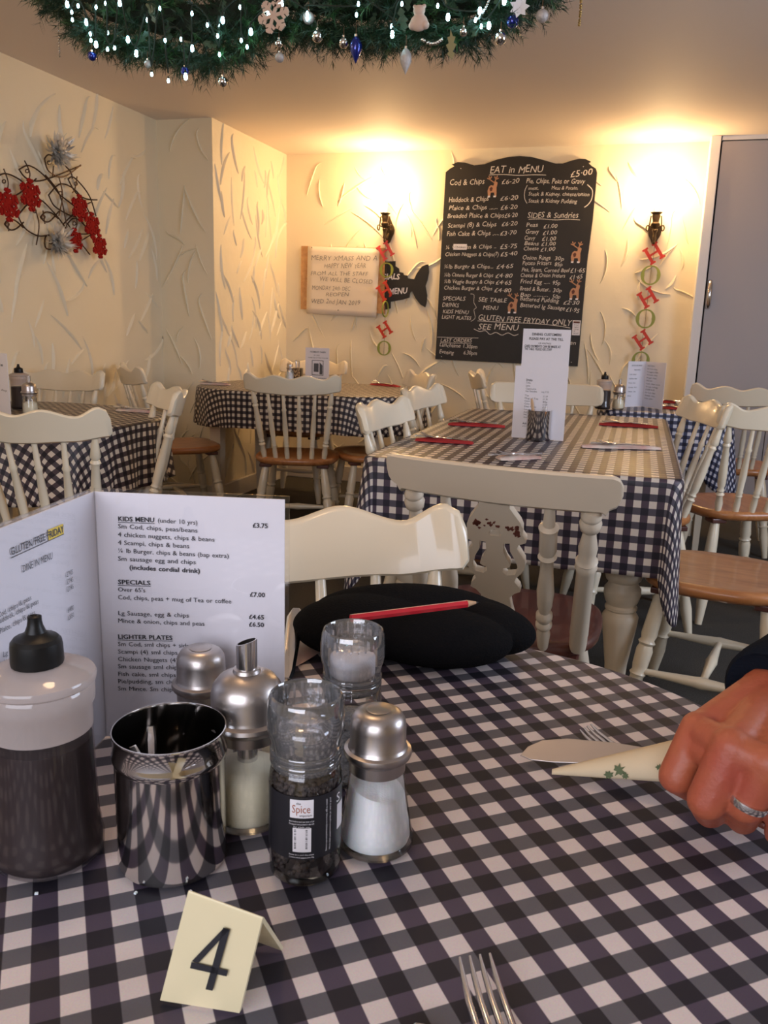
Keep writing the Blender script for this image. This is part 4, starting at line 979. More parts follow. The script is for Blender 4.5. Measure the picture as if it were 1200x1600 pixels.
# --- menu cards
def card(name, label, P0, P1, h, z, folds=None, lines=(), tilt=0):
    """upright card from P0 to P1 (bottom corners)"""
    P0, P1 = Vector(P0), Vector(P1); t = thing(name, label, 'menu', (P0.x, P0.y, z))
    d = P1-P0; d.z = 0; w = d.length; d.normalize(); N = d.cross(Z); N = N if N.dot(EYE-P0) > 0 else -N
    b = MB(); b.prism([(0, 0), (w, 0), (w, h), (0, h)], (Vector((0, 0, .001)), d, Z, -N), .0015); o = b.build('page', M_paper, t)
    q = MB()
    for s, x0, x1, y, c, bo in lines: write(q, s, d*(x0*w)+Z*(y*h), d*(x1*w)+Z*(y*h), N, c, bo)
    q.build('page_print', M_inkF, o)
    return t, d, N, w
z3 = TZ+.001
A, B = onz(799, 684, TZ), onz(880, 690, TZ)
lines = [('Drinks', .22, .34, .80, .008, .02), ('Coffee', .22, .31, .765, .006, 0), ('Latte', .22, .30, .725, .006, 0), ('Cappuccino', .22, .42, .685, .006, 0), ('Hot Chocolate', .22, .44, .65, .006, 0), ('mug £1.30', .52, .66, .65, .006, 0)]
for i, (s, p_) in enumerate((('Tea', '£1.10'), ('Mug of Tea', '£1.30'), ('Cans', '80p'), ('Coke', '£1.20'), ('Diet Coke', '£1.20'), ('Lemonade', '£1.20'), ('Juice', '£1.00'), ('Milk', '80p'), ('Water', '£1.00'))):
    y = .59-i*.038; lines += [(s, .21, .21+.026*len(s), y, .006, 0), (p_, .56, .65, y, .006, 0)]
lines += [('Add a side', .20, .42, .20, .007, .02), ('of bread and butter', .20, .48, .165, .006, 0)]
zt = None
def zat(px, py, P):  # height over point P that lands on image row py
    lo, hi = 0, 2.4
    for _ in range(40):
        mm = (lo+hi)/2; d = Vector((P[0], P[1], mm))-EYE
        if 800-FPX*d.dot(CU)/d.dot(CF) > py: lo = mm
        else: hi = mm
    return lo
hA = zat(0, 572, A)-TZ
mc, md, mN, mw = card('drinks_menu', 'white drinks menu card standing on the middle table behind the steel cup', A, B, hA, z3, lines=lines)
A2, B2 = A-mN*.004, B-mN*.004; hB = zat(0, 514, A)-TZ
nt = thing('payment_notice', 'white pay-at-the-till notice rising behind the drinks menu', 'notice', (A2.x, A2.y, z3))
b = MB(); b.prism([(mw*.10, 0), (mw*.99, 0), (mw*.99, hB), (mw*.10, hB)], (Vector((0, 0, .001)), md, Z, -mN), .0015); no = b.build('page', M_paper, nt); q = MB()
for s, x0, x1, y, bo in (('DINING CUSTOMERS', .27, .82, .945, .02), ('PLEASE PAY AT THE TILL', .22, .86, .905, .02), ('OR WAITRESS', .40, .64, .868, 0), ('CARD PAYMENTS CAN BE MADE AT', .14, .82, .838, .02), ('THE TABLE. PLEASE ASK STAFF', .14, .66, .812, .01)):
    write(q, s, md*(x0*mw)+Z*(y*hB), md*(x1*mw)+Z*(y*hB), mN, .0085 if bo else .006, bo)
q.build('page_print', M_ink, no)
# steel cup with cutlery on the middle table
def steel_cup(px, py, z, w_px, ty, label, name='steel_cup'):
    p = onz(px, py, z); dep = (p-EYE).dot(CF); r = w_px/2*dep/FPX; h = zat(px, ty, p)-z
    t = thing(name, label, 'cup', (p.x, p.y, z+.001))
    ring(t, 'cup_wall', [(0, .001), (r*.95, .001), (r, .004), (r, h*.97), (r*1.04, h), (r*.97, h), (r*.94, h*.97), (r*.94, .005), (0, .004)], M_steel, seg=32, smooth=40)
    return p, r, h
p, r, h = steel_cup(840, 688, TZ, 38, 641, 'polished steel cup in front of the drinks menu on the middle table')
def stick(name, label, p0, p1, w, m, cat='cutlery'):
    t = MB(); p0 = Vector(p0); handle_strip(t, (0, 0, 0), Vector(p1)-p0, w*.8, w, .003, Vector((0, -1, 0))); o = t.build(name, m, smooth=50); o.location = p0; return tag(o, label, cat)
stick('wooden_stirrer', 'tan wooden stick leaning in the middle table steel cup', p+Vector((-.006, 0, .006)), p+Vector((-.030, .0, h+.038)), .011, M_pwood, 'stirrer')
stick('teaspoon', 'steel teaspoon handle in the middle table steel cup', p+Vector((.008, .01, .006)), p+Vector((.022, .012, h+.012)), .01, M_cutl, 'spoon')
ps = onz(868, 668, TZ); salt_shaker((ps.x, ps.y, TZ+.001), 'shaker half hidden behind the drinks menu on the middle table')
# alcove table
z2 = TZ+.011
A, B = onz(478, 592, z2), onz(514, 594, z2); sc_ = .9
A = Vector((-1.98, 4.62, z2)); B = None
A = onz(477, 596, z2); B = onz(514, 598, z2); hh = zat(0, 543, A)-z2
lines = [('PAYMENTS TAKEN', .2, .85, .86, .01, .01), ('BY CARD', .36, .6, .77, .007, 0), ('PLEASE ASK AT THE COUNTER', .12, .95, .70, .006, .01), ('THANK YOU FOR DINING', .15, .9, .10, .006, .01), ('WITH US TODAY', .3, .75, .05, .006, 0)]
t, d, N, w = card('alcove_menu', 'small white menu card with a framed grey picture on the alcove table', A, B, hh, z2, lines=lines)
b = MB(); 
fr = (Vector((0, 0, 0))+N*.0006, d, Z, N)
for (x0_, x1_, y0_, y1_) in ((.28, .30, .2, .64), (.74, .76, .2, .64), (.28, .76, .2, .215), (.28, .76, .625, .64)): b.prism([(x0_*w, y0_*hh), (x1_*w, y0_*hh), (x1_*w, y1_*hh), (x0_*w, y1_*hh)], fr, .0005)
b.build('picture_frame_print', M_ink, kids(t)[0])
b = MB(); b.prism([(.36*w, .30*hh), (.56*w, .30*hh), (.56*w, .55*hh), (.36*w, .55*hh)], fr, .0005); b.prism([(.60*w, .23*hh), (.72*w, .23*hh), (.72*w, .50*hh), (.60*w, .58*hh)], fr, .0005); b.build('picture_print', M_inkF, kids(t)[0])
p, r, h = steel_cup(464, 594, z2, 19, 575, 'small steel cup of cutlery beside the alcove menu card')
stick('teaspoon', 'steel handle, left of two standing in the alcove table cup', p+Vector((-.004, 0, .006)), p+Vector((-.008, 0, h+.05)), .014, M_cutl, 'spoon')
stick('teaspoon', 'steel handle, right of two standing in the alcove table cup', p+Vector((.006, .004, .006)), p+Vector((.014, 0, h+.045)), .014, M_cutl, 'spoon')
p2 = onz(453, 594, z2); salt_shaker((p2.x, p2.y, z2), 'small shaker left of the cup on the alcove table')
# left wall table
p = onz(33, 640, TZ); sauce_bottle((p.x, p.y, TZ+.001), 'sauce bottle with black nozzle on the left wall table')
p = onz(48, 648, TZ); sugar_dispenser((p.x, p.y, TZ+.001), 'glass sugar dispenser on the left wall table', s=1.0)
A, B = onz(-40, 640, TZ), onz(17, 652, TZ); card('wall_table_menu', 'white menu card cut off by the left edge of the picture', A, B, .232, z3, lines=[('Specials', .3, .9, .8, .01, .02), ('Served all day', .3, .95, .40, .008, 0)])
# corner table
p = onz(941, 640, TZ); sauce_bottle((p.x, p.y, TZ+.001), 'dark sauce bottle on the far right corner table')
p = onz(965, 640, TZ); sugar_dispenser((p.x, p.y, TZ+.001), 'glass sugar dispenser on the far right corner table')
cm = onz(1003, 637, TZ); A, B = onz(976, 636, TZ), onz(1034, 640, TZ); hh = zat(0, 565, A)-TZ
fold = thing('folded_menu', 'small white folded menu standing on the far right corner table', 'menu', (cm.x, cm.y+.05, z3)); fc = Vector((cm.x, cm.y+.05, TZ))
for nm, E_, off in (('left_page', A, 0), ('right_page', B, 1)):
    d = Vector((E_.x, E_.y-.02, TZ))-fc; d.z = 0; w = d.length; d.normalize(); N = d.cross(Z); N = N if N.dot(EYE-fc) > 0 else -N
    b = MB(); b.prism([(0, 0), (w, 0), (w, hh), (0, hh)], (Vector((0, 0, .001)), d, Z, -N), .0015); o = b.build(nm, M_paper, fold); q = MB()
    A_ = d if off else -d; S = Vector((0, 0, 0)) if off else d*w
    for i, (s, x0_, x1_) in enumerate((('KIDS MENU', .1, .45), ('Sm Cod, chips', .1, .6), ('4 nuggets, chips', .1, .65), ('4 Scampi, chips', .1, .62), ('Burger, chips', .1, .6), ('SPECIALS', .1, .4), ('Cod, chips, peas', .1, .8), ('Sausage and egg', .1, .7), ('LIGHTER PLATES', .1, .55), ('Sm Cod, chips', .1, .6), ('Scampi, chips', .1, .6), ('Fish cake', .1, .5)) if off else
       (('GLUTEN FREE FRIDAY', .2, .8), ('DINE IN MENU', .35, .7), ('Cod, chips', .1, .5), ('Haddock, chips', .1, .55), ('Plaice, chips', .1, .5), ('Sausage, chips', .1, .6), ('Chicken, chips', .1, .55), ('Drinks', .1, .3))):
        y = hh*(.90-i*(.065 if off else .095)); write(q, s, S+A_*(x0_*w)+Z*y, S+A_*(x1_*w)+Z*y, N, .0065, .0)
    q.build('page_print', M_inkF, o)

# ================================================================== BACK WALL THINGS
NB = Vector((0, -1, 0)); YW = D-.004
# --- chalk menu board
def bp(x, y, top=True, Yp=D-.03):   # crop coordinates -> wall plane
    return ony(670+x/4.286, (240 if top else 400)+y/4.286, Yp)
bo = thing('menu_board', 'tall black menu board with handwritten white eat-in menu', 'menu board', (ony(790, 570, D).x, D-.03, .88))
bO = Vector(bo.location)
outl = [(50, 690, 0), (90, 640, 1), (120, 130, 1), (150, 105, 1), (178, 90, 1), (160, 78, 1), (200, 62, 1), (250, 66, 1), (310, 84, 1), (380, 76, 1), (460, 46, 1), (540, 28, 1), (610, 22, 1), (690, 28, 1), (770, 48, 1), (850, 72, 1), (900, 72, 1), (960, 52, 1), (1010, 40, 1), (1050, 42, 1), (1085, 58, 1), (1070, 68, 1), (1095, 90, 1), (1120, 105, 1), (1128, 130, 1), (1100, 440, 1), (1062, 40, 0), (998, 738, 0)]
poly = [(v.x-bO.x, v.z-bO.z) for v in (bp(x, y, bool(t), D) for x, y, t in outl)]
b = MB(); b.prism(poly, (Vector((0, 0, 0)), X, Z, Y), .024); b.build('board_panel', M_board, bo)
q = MB(); random.seed(21)
def bl(s, x0, y0, x1, y1, h=26, top=True, bold=-.002):
    P0, P1 = bp(x0, y0, top)-bO, bp(x1, y1, top)-bO; write(q, s, P0, P1, NB, h/4.286*5.5/FPX, bold, .18, .05, .0012)
def bs(pts, top=True, w=.0035): strokes(q, smoothline([bp(x, y, top)-bO for x, y in pts]), NB, w, .0012)
for a in [('EAT in MENU', 405, 132, 765, 126, 46), ('£5·00', 945, 160, 1095, 138, 38), ('Cod & Chips', 138, 215, 372, 203, 36), ('£6-20', 485, 206, 605, 196, 30),
 ('Haddock & Chips', 132, 328, 400, 318, 32), ('£6·20', 475, 317, 598, 308, 28), ('Plaice & Chips ......', 132, 378, 462, 372, 30), ('£6·20', 478, 376, 593, 370, 28),
 ('Breaded Plaice & Chips', 122, 432, 503, 428, 30), ('£6·20', 505, 430, 594, 422, 28), ('Scampi (8) & Chips', 125, 496, 452, 487, 30), ('£6·20', 485, 488, 592, 478, 28),
 ('Fish Cake & Chips .....', 118, 552, 470, 546, 30), ('£3·70', 475, 549, 586, 541, 28), ('¼ Chicken & Chips ..', 110, 640, 452, 635, 28), ('£5·75', 475, 639, 592, 632, 30),
 ('Chicken Nuggets & Chips(7)', 108, 686, 468, 686, 26), ('£5·40', 478, 690, 592, 682, 28), ('Pie, Chips, Peas or Gravy', 650, 196, 1042, 204, 32), ('meat,', 665, 245, 735, 242, 22),
 ('Meat & Potato,', 820, 241, 1000, 241, 22), ('Steak & Kidney, cheese/onion', 665, 282, 1075, 285, 24), ('Steak & Kidney Pudding', 665, 327, 990, 334, 26), ('SIDES & Sundries', 658, 430, 1000, 430, 36),
 ('Peas', 650, 490, 730, 490, 28), ('£1.00', 765, 500, 860, 497, 26), ('Gravy', 645, 536, 735, 538, 28), ('£1.00', 760, 545, 857, 541, 26), ('Curry', 637, 578, 710, 579, 26), ('£1.00', 755, 585, 850, 583, 26),
 ('Beans', 637, 614, 735, 614, 26), ('£1.00', 750, 620, 848, 616, 24), ('Cheese', 632, 648, 735, 648, 26), ('£1.00', 745, 655, 845, 651, 24), ('Onion Rings', 625, 711, 815, 711, 28), ('30p', 840, 715, 905, 716, 26)]: bl(*a)
for a in [('Potato Fritters', 625, 62, 820, 60, 28), ('85p', 840, 67, 895, 68, 26), ('Pea, Spam, Corned Beef', 620, 104, 940, 109, 26), ('£1·65', 945, 114, 1045, 110, 28), ('Cheese & Onion Fritters', 612, 141, 912, 145, 26), ('£1·65', 940, 156, 1030, 151, 26),
 ('Fried Egg .....', 610, 184, 812, 187, 28), ('95p', 825, 192, 880, 193, 26), ('Bread & Butter..', 608, 231, 815, 238, 28), ('30p', 828, 241, 890, 243, 26), ('Bap .........', 608, 269, 800, 274, 26), ('50p', 825, 283, 880, 285, 26),
 ('Battered Pudding', 608, 298, 868, 315, 28), ('£2·30', 897, 322, 1005, 326, 26), ('Battered lg Sausage', 608, 340, 910, 362, 28), ('£1·95', 915, 371, 1005, 380, 28),
 ('¼lb Burger & Chips...', 100, 85, 432, 82, 28), ('£4·65', 450, 85, 565, 81, 28), ('¼lb Cheese Burger & Chips', 100, 138, 430, 142, 26), ('£4·80', 442, 147, 558, 146, 28), ('¼lb Veggie Burger & Chips', 100, 182, 438, 187, 26), ('£4·65', 445, 191, 552, 191, 28),
 ('Chicken Burger & Chips', 100, 225, 425, 229, 26), ('£4·80', 435, 241, 550, 244, 28), ('SPECIALS', 93, 294, 243, 299, 28), ('DRINKS', 88, 340, 200, 342, 28), ('KIDS MENU', 92, 382, 265, 390, 26), ('LIGHT PLATES', 85, 420, 282, 429, 26),
 ('SEE TABLE', 330, 305, 520, 311, 28), ('MENU', 360, 360, 465, 362, 28), ('GLUTEN FREE FRYDAY ONLY', 327, 427, 950, 468, 38), ('SEE MENU', 327, 488, 600, 500, 40), ('LAST ORDERS', 77, 576, 288, 579, 26),
 ('Lunchtime 1.30pm', 70, 606, 325, 621, 28), ('Evening', 68, 651, 165, 660, 28), ('6.30pm', 230, 658, 322, 663, 28), ('taken', 880, 590, 985, 594, 26)]: bl(*a, top=False)
bs([(405, 143), (500, 140), (600, 146), (700, 142), (785, 144)]); bs([(660, 212), (643, 250), (642, 300), (658, 334)]); bs([(1062, 208), (1095, 245), (1092, 300), (1070, 338), (1042, 360)], w=.005)
bs([(668, 440), (760, 438), (850, 444), (930, 440), (1012, 444)])
bs([(280, 254), (303, 262), (302, 310), (318, 345), (303, 362), (310, 415), (282, 438)], False, .0025); bs([(327, 434), (500, 444), (700, 452), (850, 466), (948, 482)], False)
bs([(302, 488), (340, 505), (380, 500), (410, 525), (450, 512), (490, 530), (530, 515), (570, 532), (600, 524)], False); bs([(57, 543), (200, 547), (333, 549)], False, .0025); bs([(77, 582), (288, 585)], False, .0025)
q.build('chalk_writing', M_chalk, bo, kind='stuff')
for (x0_, y0_, x1_, y1_, tp, nm, lab) in ((165, 606, 256, 644, True, 'price_patch', 'white patch'), (958, 432, 1018, 530, False, 'small_label', 'small white label')):
    a, c = bp(x0_, y1_, tp)-bO, bp(x1_, y0_, tp)-bO
    b = MB(); b.box(((a.x+c.x)/2, -.0022, (a.z+c.z)/2), (abs(c.x-a.x), .002, abs(c.z-a.z))); o = b.build(nm, M_labelW, bo, label=lab); w = MB()
    if nm == 'price_patch': write(w, 'Chicken', (a.x+.006, -.0032, a.z+.01), (c.x-.006, -.0032, a.z+.01), NB, .014)
    else:
        b2 = MB(); b2.box(((a.x+c.x)/2, -.0036, c.z-.012), (abs(c.x-a.x)*.8, .0008, .012)); b2.build('red_stripe', M_deerD, o)
        for i, s in enumerate(('Food', 'hygiene', 'rating', '5', 'good')): write(w, s, (a.x+.01, -.0032, c.z-.032-.013*i), (c.x-.01 if len(s) > 3 else c.x-.03, -.0032, c.z-.032-.013*i), NB, .008)
    w.build('print', M_ink, o)
for x, y, tp in ((85, 675, 0), (955, 712, 0), (215, 100, 1), (1035, 88, 1)):
    p = bp(x, y, bool(tp))-bO; b = MB(); b.lathe([(.004, 0), (.003, .002), (0, .0025)], (p.x, 0, p.z), 10, Matrix.Rotation(R_(90), 3, 'X')); b.build('screw', M_cutl, bo, smooth=40)
def deer(x, y, tp, s=1):
    c = bp(x, y, tp)-bO; fr = (Vector((c.x, -.0005, c.z)), X*s, Z*s, NB); k = .001*5.5/FPX*1000/4.286
    def pz(pts): return [(a*k, -b_*k) for a, b_ in pts]
    b = MB()
    b.prism(pz([(-25, 55), (-30, 20), (-22, -5), (-10, -15), (8, -12), (12, -30), (22, -38), (34, -30), (32, -15), (28, 0), (30, 30), (30, 55), (20, 58), (14, 30), (-8, 30), (-12, 58)]), fr, .0015)
    o = b.build('reindeer_sticker', M_deer, bo); b = MB()
    for sx in (-1, 1):
        bx = 2+sx*20
        for ln in ([(12, -30), (bx, -50), (bx+sx*8, -72)], [(bx, -50), (bx-sx*10, -68)], [(bx, -50), (bx+sx*18, -58)]):
            strokes(b, [fr[0]+X*(a*k)+Z*(-c_*k) for a, c_ in ln], NB, .006, .0015)
    b.build('antler', M_deer, o)
    b = MB(); b.prism(pz([(-18, 6), (-6, -6), (4, 4), (0, 20), (-12, 24)]), (fr[0]+NB*.0016, X, Z, NB), .0004); b.build('saddle', M_deerD, o)
    b = MB(); 
    for a in (-20, 18): b.prism(pz([(a-7, 50), (a+9, 50), (a+9, 60), (a-7, 60)]), (fr[0]+NB*.0016, X, Z, NB), .0006)
    b.build('hoof', M_labelW, o)
deer(425, 228, True); deer(985, 668, True); deer(975, 230, False); deer(560, 322, False)

# --- notice board with paper
def cp6(x, y, Yp=D-.02): return ony(440+x/4.615, 310+y/4.615, Yp)
nb = thing('notice_board', 'wooden board pinned with a handwritten Christmas closing notice', 'notice board', cp6(140, 800)); nO = Vector(nb.location)
c1, c2, c3, c4_ = [v-nO for v in (cp6(137, 798), cp6(740, 832), cp6(745, 358), cp6(142, 343))]
b = MB(); b.add([c1, c2, c3, c4_, c1+Y*.016, c2+Y*.016, c3+Y*.016, c4_+Y*.016], [(0, 1, 2, 3), (7, 6, 5, 4), (0, 4, 5, 1), (1, 5, 6, 2), (2, 6, 7, 3), (3, 7, 4, 0)]); b.build('backing_board', M_pine, nb)
g = [v-nO for v in (cp6(180, 828, D-.026), cp6(684, 858, D-.032), cp6(708, 362, D-.026), cp6(190, 344, D-.026))]
b = MB(); n = 12; vs = []; fs = []
for i in range(n+1):
    for j in range(n+1):
        u, v = i/n, j/n; p = (g[0].lerp(g[1], u)).lerp(g[3].lerp(g[2], u), v); vs.append(p-Y*(.003*math.sin(u*7+v*3)*(1-v)+.002))
for i in range(n):
    for j in range(n): a = i*(n+1)+j; fs.append((a, a+n+1, a+n+2, a+1))
b.add(vs, fs); pg = b.build('notice_paper', M_paperN, nb, smooth=180); so = pg.modifiers.new('s', 'SOLIDIFY'); so.thickness = .0006
w = MB(); random.seed(5)
for s, x0_, y0_, x1_, y1_, h in (('MERRY XMASS AND A', 210, 446, 690, 450, 36), ('HAPPY NEW YEAR', 305, 500, 608, 502, 36), ('FROM ALL THE STAFF', 208, 553, 622, 558, 30), ('WE WILL BE CLOSED', 272, 596, 655, 616, 32),
    ('MONDAY 24th DEC', 218, 660, 495, 666, 32), ('REOPEN', 315, 704, 485, 704, 30), ('WED 2nd JAN 2019', 210, 753, 565, 770, 34)):
    write(w, s, cp6(x0_, y0_, D-.036)-nO, cp6(x1_, y1_, D-.036)-nO, NB, h/4.615*5.5/FPX, -.012, .15, .06)
w.build('handwriting', M_inkF, nb, kind='stuff')
for x, y in ((217, 354), (690, 368), (705, 350), (408, 806)):
    b = MB(); p = cp6(x, y, D-.03)-nO; b.lathe([(.0035, 0), (.0035, .003), (.001, .004)], p, 8, Matrix.Rotation(R_(90), 3, 'X')); b.build('pin', M_brass, nb)
# --- fish sign
fo = thing('fish_sign', 'black fish-shaped sign reading specials menu beside the notice board', 'sign', cp6(760, 800, D-.016)); fO = Vector(fo.location)
fp = [(750, 455), (820, 452), (820, 488), (845, 505), (848, 530), (875, 536), (882, 552), (905, 556), (910, 576), (955, 582), (975, 540), (1010, 492), (1040, 478), (1057, 476), (1062, 530), (1050, 590), (1036, 630), (1048, 700), (1044, 750), (1034, 785), (1000, 765), (965, 720), (940, 668), (928, 680), (920, 715), (870, 730), (785, 745), (785, 793), (750, 800), (738, 765), (640, 730), (560, 680), (520, 620), (560, 550), (650, 490)]
b = MB(); b.prism([(v.x-fO.x, v.z-fO.z) for v in (cp6(x, y, D-.016) for x, y in fp)], (Vector((0, 0, 0)), X, Z, Y), .010); b.build('fish_panel', M_board, fo)
w = MB(); write(w, 'SPECIALS', cp6(640, 582, D-.017)-fO, cp6(850, 584, D-.017)-fO, NB, .038, .02, .15, .03); write(w, 'MENU', cp6(772, 692, D-.017)-fO, cp6(905, 684, D-.017)-fO, NB, .040, .02, .2, .03); w.build('sign_writing', M_labelW, fo, kind='stuff')

# --- wall sconces
def sconce(px, py, label, mirror=1):
    top = ony(px, py, D-.10); t = thing('wall_sconce', label, 'lamp', (top.x, D, top.z), 0, 'brass wall sconces')
    pf = [(0, -.30), (.006, -.295), (.012, -.28), (.009, -.265), (.016, -.245), (.012, -.22), (.014, -.19), (.022, -.165), (.016, -.15), (.030, -.125), (.034, -.105), (.022, -.09), (.026, -.06), (.032, -.035), (.028, -.02), (.040, -.008), (.046, 0), (.030, .002), (0, .002)]
    b = MB(); b.lathe([(r*.78, z*.62) for r, z in pf], (0, -.10, 0), 20); b.build('candle_cup', M_brass, t, smooth=40)
    b = MB()
    for s in (-1, 1):
        pts = smoothline([(s*.012, -.10, -.09), (s*.045, -.10, -.075), (s*.052, -.10, -.095), (s*.040, -.10, -.105), (s*.034, -.10, -.06), (s*.03, -.10, -.02)], 4); b.tube(pts, .0045, 6)
    b.build('scroll_arm', M_brass, t, smooth=60)
    b = MB(); b.prism([(.035*math.cos(a)*(1+.12*math.cos(4*a)), -.10+.075*math.sin(a)*(1+.12*math.cos(4*a))) for a in [6.283*k/24 for k in range(24)]], (Vector((0, -.001, 0)), X, Z, -Y), .012)
    b.tube(smoothline([(0, -.01, -.12), (0, -.05, -.15), (0, -.09, -.13), (0, -.10, -.10)], 4), .007, 8); b.build('back_plate', M_brass, t, smooth=40)
    b = MB(); b.lathe([(.012, .002), (.012, .055), (.010, .058), (0, .058)], (0, -.10, 0), 16); b.build('candle_tube', M_cream, t, smooth=40)
    b = MB(); b.lathe([(.008, .058), (.014, .07), (.021, .09), (.020, .11), (.011, .135), (.003, .15), (0, .152)], (0, -.10, 0), 20); b.build('bulb', M_bulb, t, smooth=180)
    point('sconce_light', (top.x, D-.19, top.z+.14), 17, WARM, .045)
    return t
sconce(602, 333, 'brass wall sconce between the notice board and the menu board')
sconce(1026, 332, 'brass wall sconce right of the menu board by the grey doors')

# --- HO HO HO letter strings
def ring_letter(parent, c, s, m):
    b = MB(); n = 40; vs = []; fs = []
    for k in range(n):
        a = 6.283*k/n; wv = .30-.14*abs(math.sin(a))
        for f in (1, 1-wv*1.25*(1 if True else 1)):
            for y in (-.003, .003): vs.append((c.x+s*math.cos(a)*f*(1 if f == 1 else .98), c.y+y, c.z+s*1.0*math.sin(a)*(1 if f == 1 else .86)))
    for k in range(n):
        q_ = (k+1) % n; o = 4*k; p = 4*q_
        fs += [(o, p, p+2, o+2), (o+1, o+3, p+3, p+1), (o, o+1, p+1, p), (o+2, p+2, p+3, o+3)]
    b.add(vs, fs); return b.build('letter_o', m, parent, smooth=40)
def h_letter(parent, c, s, m, ang, yaw=0):
    b = MB(); ca, sa = math.cos(ang), math.sin(ang); Rm = Matrix.Rotation(yaw, 3, 'Z')
    A = Rm @ Vector((ca, 0, sa)); Bv = Rm @ Vector((-sa, 0, ca)); N = A.cross(Bv)
    poly = [(-.95, -1), (-.25, -1), (-.25, -.82), (-.42, -.76), (-.42, -.12), (.42, -.12), (.42, -.76), (.25, -.82), (.25, -1), (.95, -1), (.95, -.82), (.78, -.76), (.78, .76), (.95, .82), (.95, 1), (.25, 1), (.25, .82), (.42, .76), (.42, .12), (-.42, .12), (-.42, .76), (-.25, .82), (-.25, 1), (-.95, 1), (-.95, .82), (-.78, .76), (-.78, -.76), (-.95, -.82)]
    b.prism([(x*s, y*s) for x, y in poly], (c-N*.003, A, Bv, N), .006); return b.build('letter_h', m, parent)
def string(px0, py0, items, label):
    t0 = ony(px0, py0, D-.05); t = thing('letter_garland', label, 'decoration', t0, 0, 'hanging HO HO HO letter garlands'); pts = [Vector((0, 0, 0))]
    for kind, px, py, s_px, an, yw in items:
        p = ony(px, py, D-.06)-t0; s = s_px*5.5/FPX; pts.append(p+Z*s)
        if kind == 'h': h_letter(t, p, s, M_red, an, yw)
        elif kind == 'o': ring_letter(t, p, s, M_green)
        else:
            b = MB(); pp = [Vector((p.x+.012*math.cos(a), p.y+.03*math.cos(a), p.z+s*math.sin(a))) for a in [6.283*k/20 for k in range(21)]]; b.tube(pp, .005, 6, False); b.build('letter_o', M_green, t, smooth=60)
        pts.append(p-Z*s)
    b = MB(); b.tube(pts, .0012, 5); b.build('thread', M_wire, t)
HA = R_(34)
string(603, 375, [('h', 602, 392, 12, HA, .6), ('o', 604, 422, 11.5, 0, 0), ('h', 601, 455, 13, HA, .9), ('e', 602, 483, 12, 0, 0), ('h', 601, 515, 11, HA, 0), ('o', 600, 544, 11.8, 0, 0)], 'red and green letter string hanging from the left sconce over the notice')
string(1024, 378, [('h', 1021.5, 396, 12.5, HA, 0), ('o', 1016.5, 430, 14, 0, 0), ('h', 1012, 465, 12.5, HA, 0), ('o', 1008.5, 498, 14, 0, 0), ('h', 1004, 531, 12, HA+.05, 0), ('o', 1001, 563, 13, 0, 0)], 'red and green letter string hanging from the right sconce beside the doors')

# ================================================================== WIRE FISH ART (left wall)
XA = XL1+.03
def ap(x, y, X_=XA): return onx(x/3.529, 180+y/3.529, X_)
art = thing('wire_fish_art', 'bronze wire wall art of many swimming fish outlines', 'wall art', (XL1, 3.5, 1.5)); aO = Vector(art.location)
def wirefish(pts_list, name='fish_outline', r=.0035):
    b = MB()
    for pts in pts_list: b.tube(smoothline([ap(x, y)-aO for x, y in pts], 5), r, 6)
    b.build(name, M_wire, art, smooth=60)
def fishshape(nose, tailt, tailb, belly, back, eye, arc=None, e2=0):
    """nose, back bulge, tail crossing"""
    L = [[nose, back[0], back[1], tailb], [nose, belly[0], belly[1], tailt]]
    b = MB()
    for pts in L: b.tube(smoothline([ap(x, y)-aO for x, y in pts], 6), .0035, 6)
    c = [ap(eye[0]+9*math.cos(a), eye[1]+10*math.sin(a))-aO for a in [6.283*k/12 for k in range(13)]]; b.tube(c, .0026, 5, False)
    if arc: b.tube(smoothline([ap(x, y)-aO for x, y in arc], 6), .003, 6)
    b.build('fish_outline', M_wire, art, smooth=60)
fishshape((105, 300), (445, 278), (330, 440), [(150, 350), (240, 358)], [(160, 278), (240, 330)], (150, 308), [(135, 250), (165, 320), (150, 380)])
fishshape((-60, 370), (200, 350), (160, 400), [(0, 430), (90, 440)], [(20, 322), (100, 350)], (22, 365), [(20, 295), (45, 370), (35, 430)])
fishshape((268, 440), (420, 560), (530, 620), [(300, 500), (370, 545)], [(340, 378), (440, 440)], (333, 430), [(325, 340), (345, 440), (325, 555)])
fishshape((97, 553), (270, 660), (375, 640), [(140, 625), (210, 665)], [(200, 460), (300, 540)], (192, 528), [(185, 490), (215, 600), (200, 715)])
fishshape((222, 563), (325, 530), (320, 570), [(250, 588), (280, 580)], [(250, 535), (285, 540)], (240, 562), [(237, 525), (248, 600)])
fishshape((25, 600), (130, 590), (128, 620), [(55, 632), (90, 625)], [(50, 572), (90, 585)], (42, 602), [(40, 560), (48, 640)])
fishshape((372, 598), (545, 630), (540, 700), [(410, 645), (480, 655)], [(410, 568), (460, 600)], (410, 597), [(412, 530), (425, 600), (400, 650)])
fishshape((375, 352), (535, 467), (530, 558), [(420, 430), (480, 462)], [(410, 345), (490, 440)], (418, 378), [(425, 338), (415, 400), (400, 428)])
fishshape((245, 240), (445, 275), (400, 350), [(270, 310), (350, 340)], [(280, 220), (380, 300)], (270, 262), [(295, 280), (290, 345)])
fishshape((245, 705), (500, 660), (495, 768), [(270, 740), (400, 715)], [(270, 660), (420, 690)], (280, 700), [(350, 600), (420, 530)])
wirefish([[(350, 600), (430, 520), (500, 480)], [(250, 330), (330, 440), (370, 620)], [(330, 440), (480, 560), (530, 650)]], 'cross_wire')
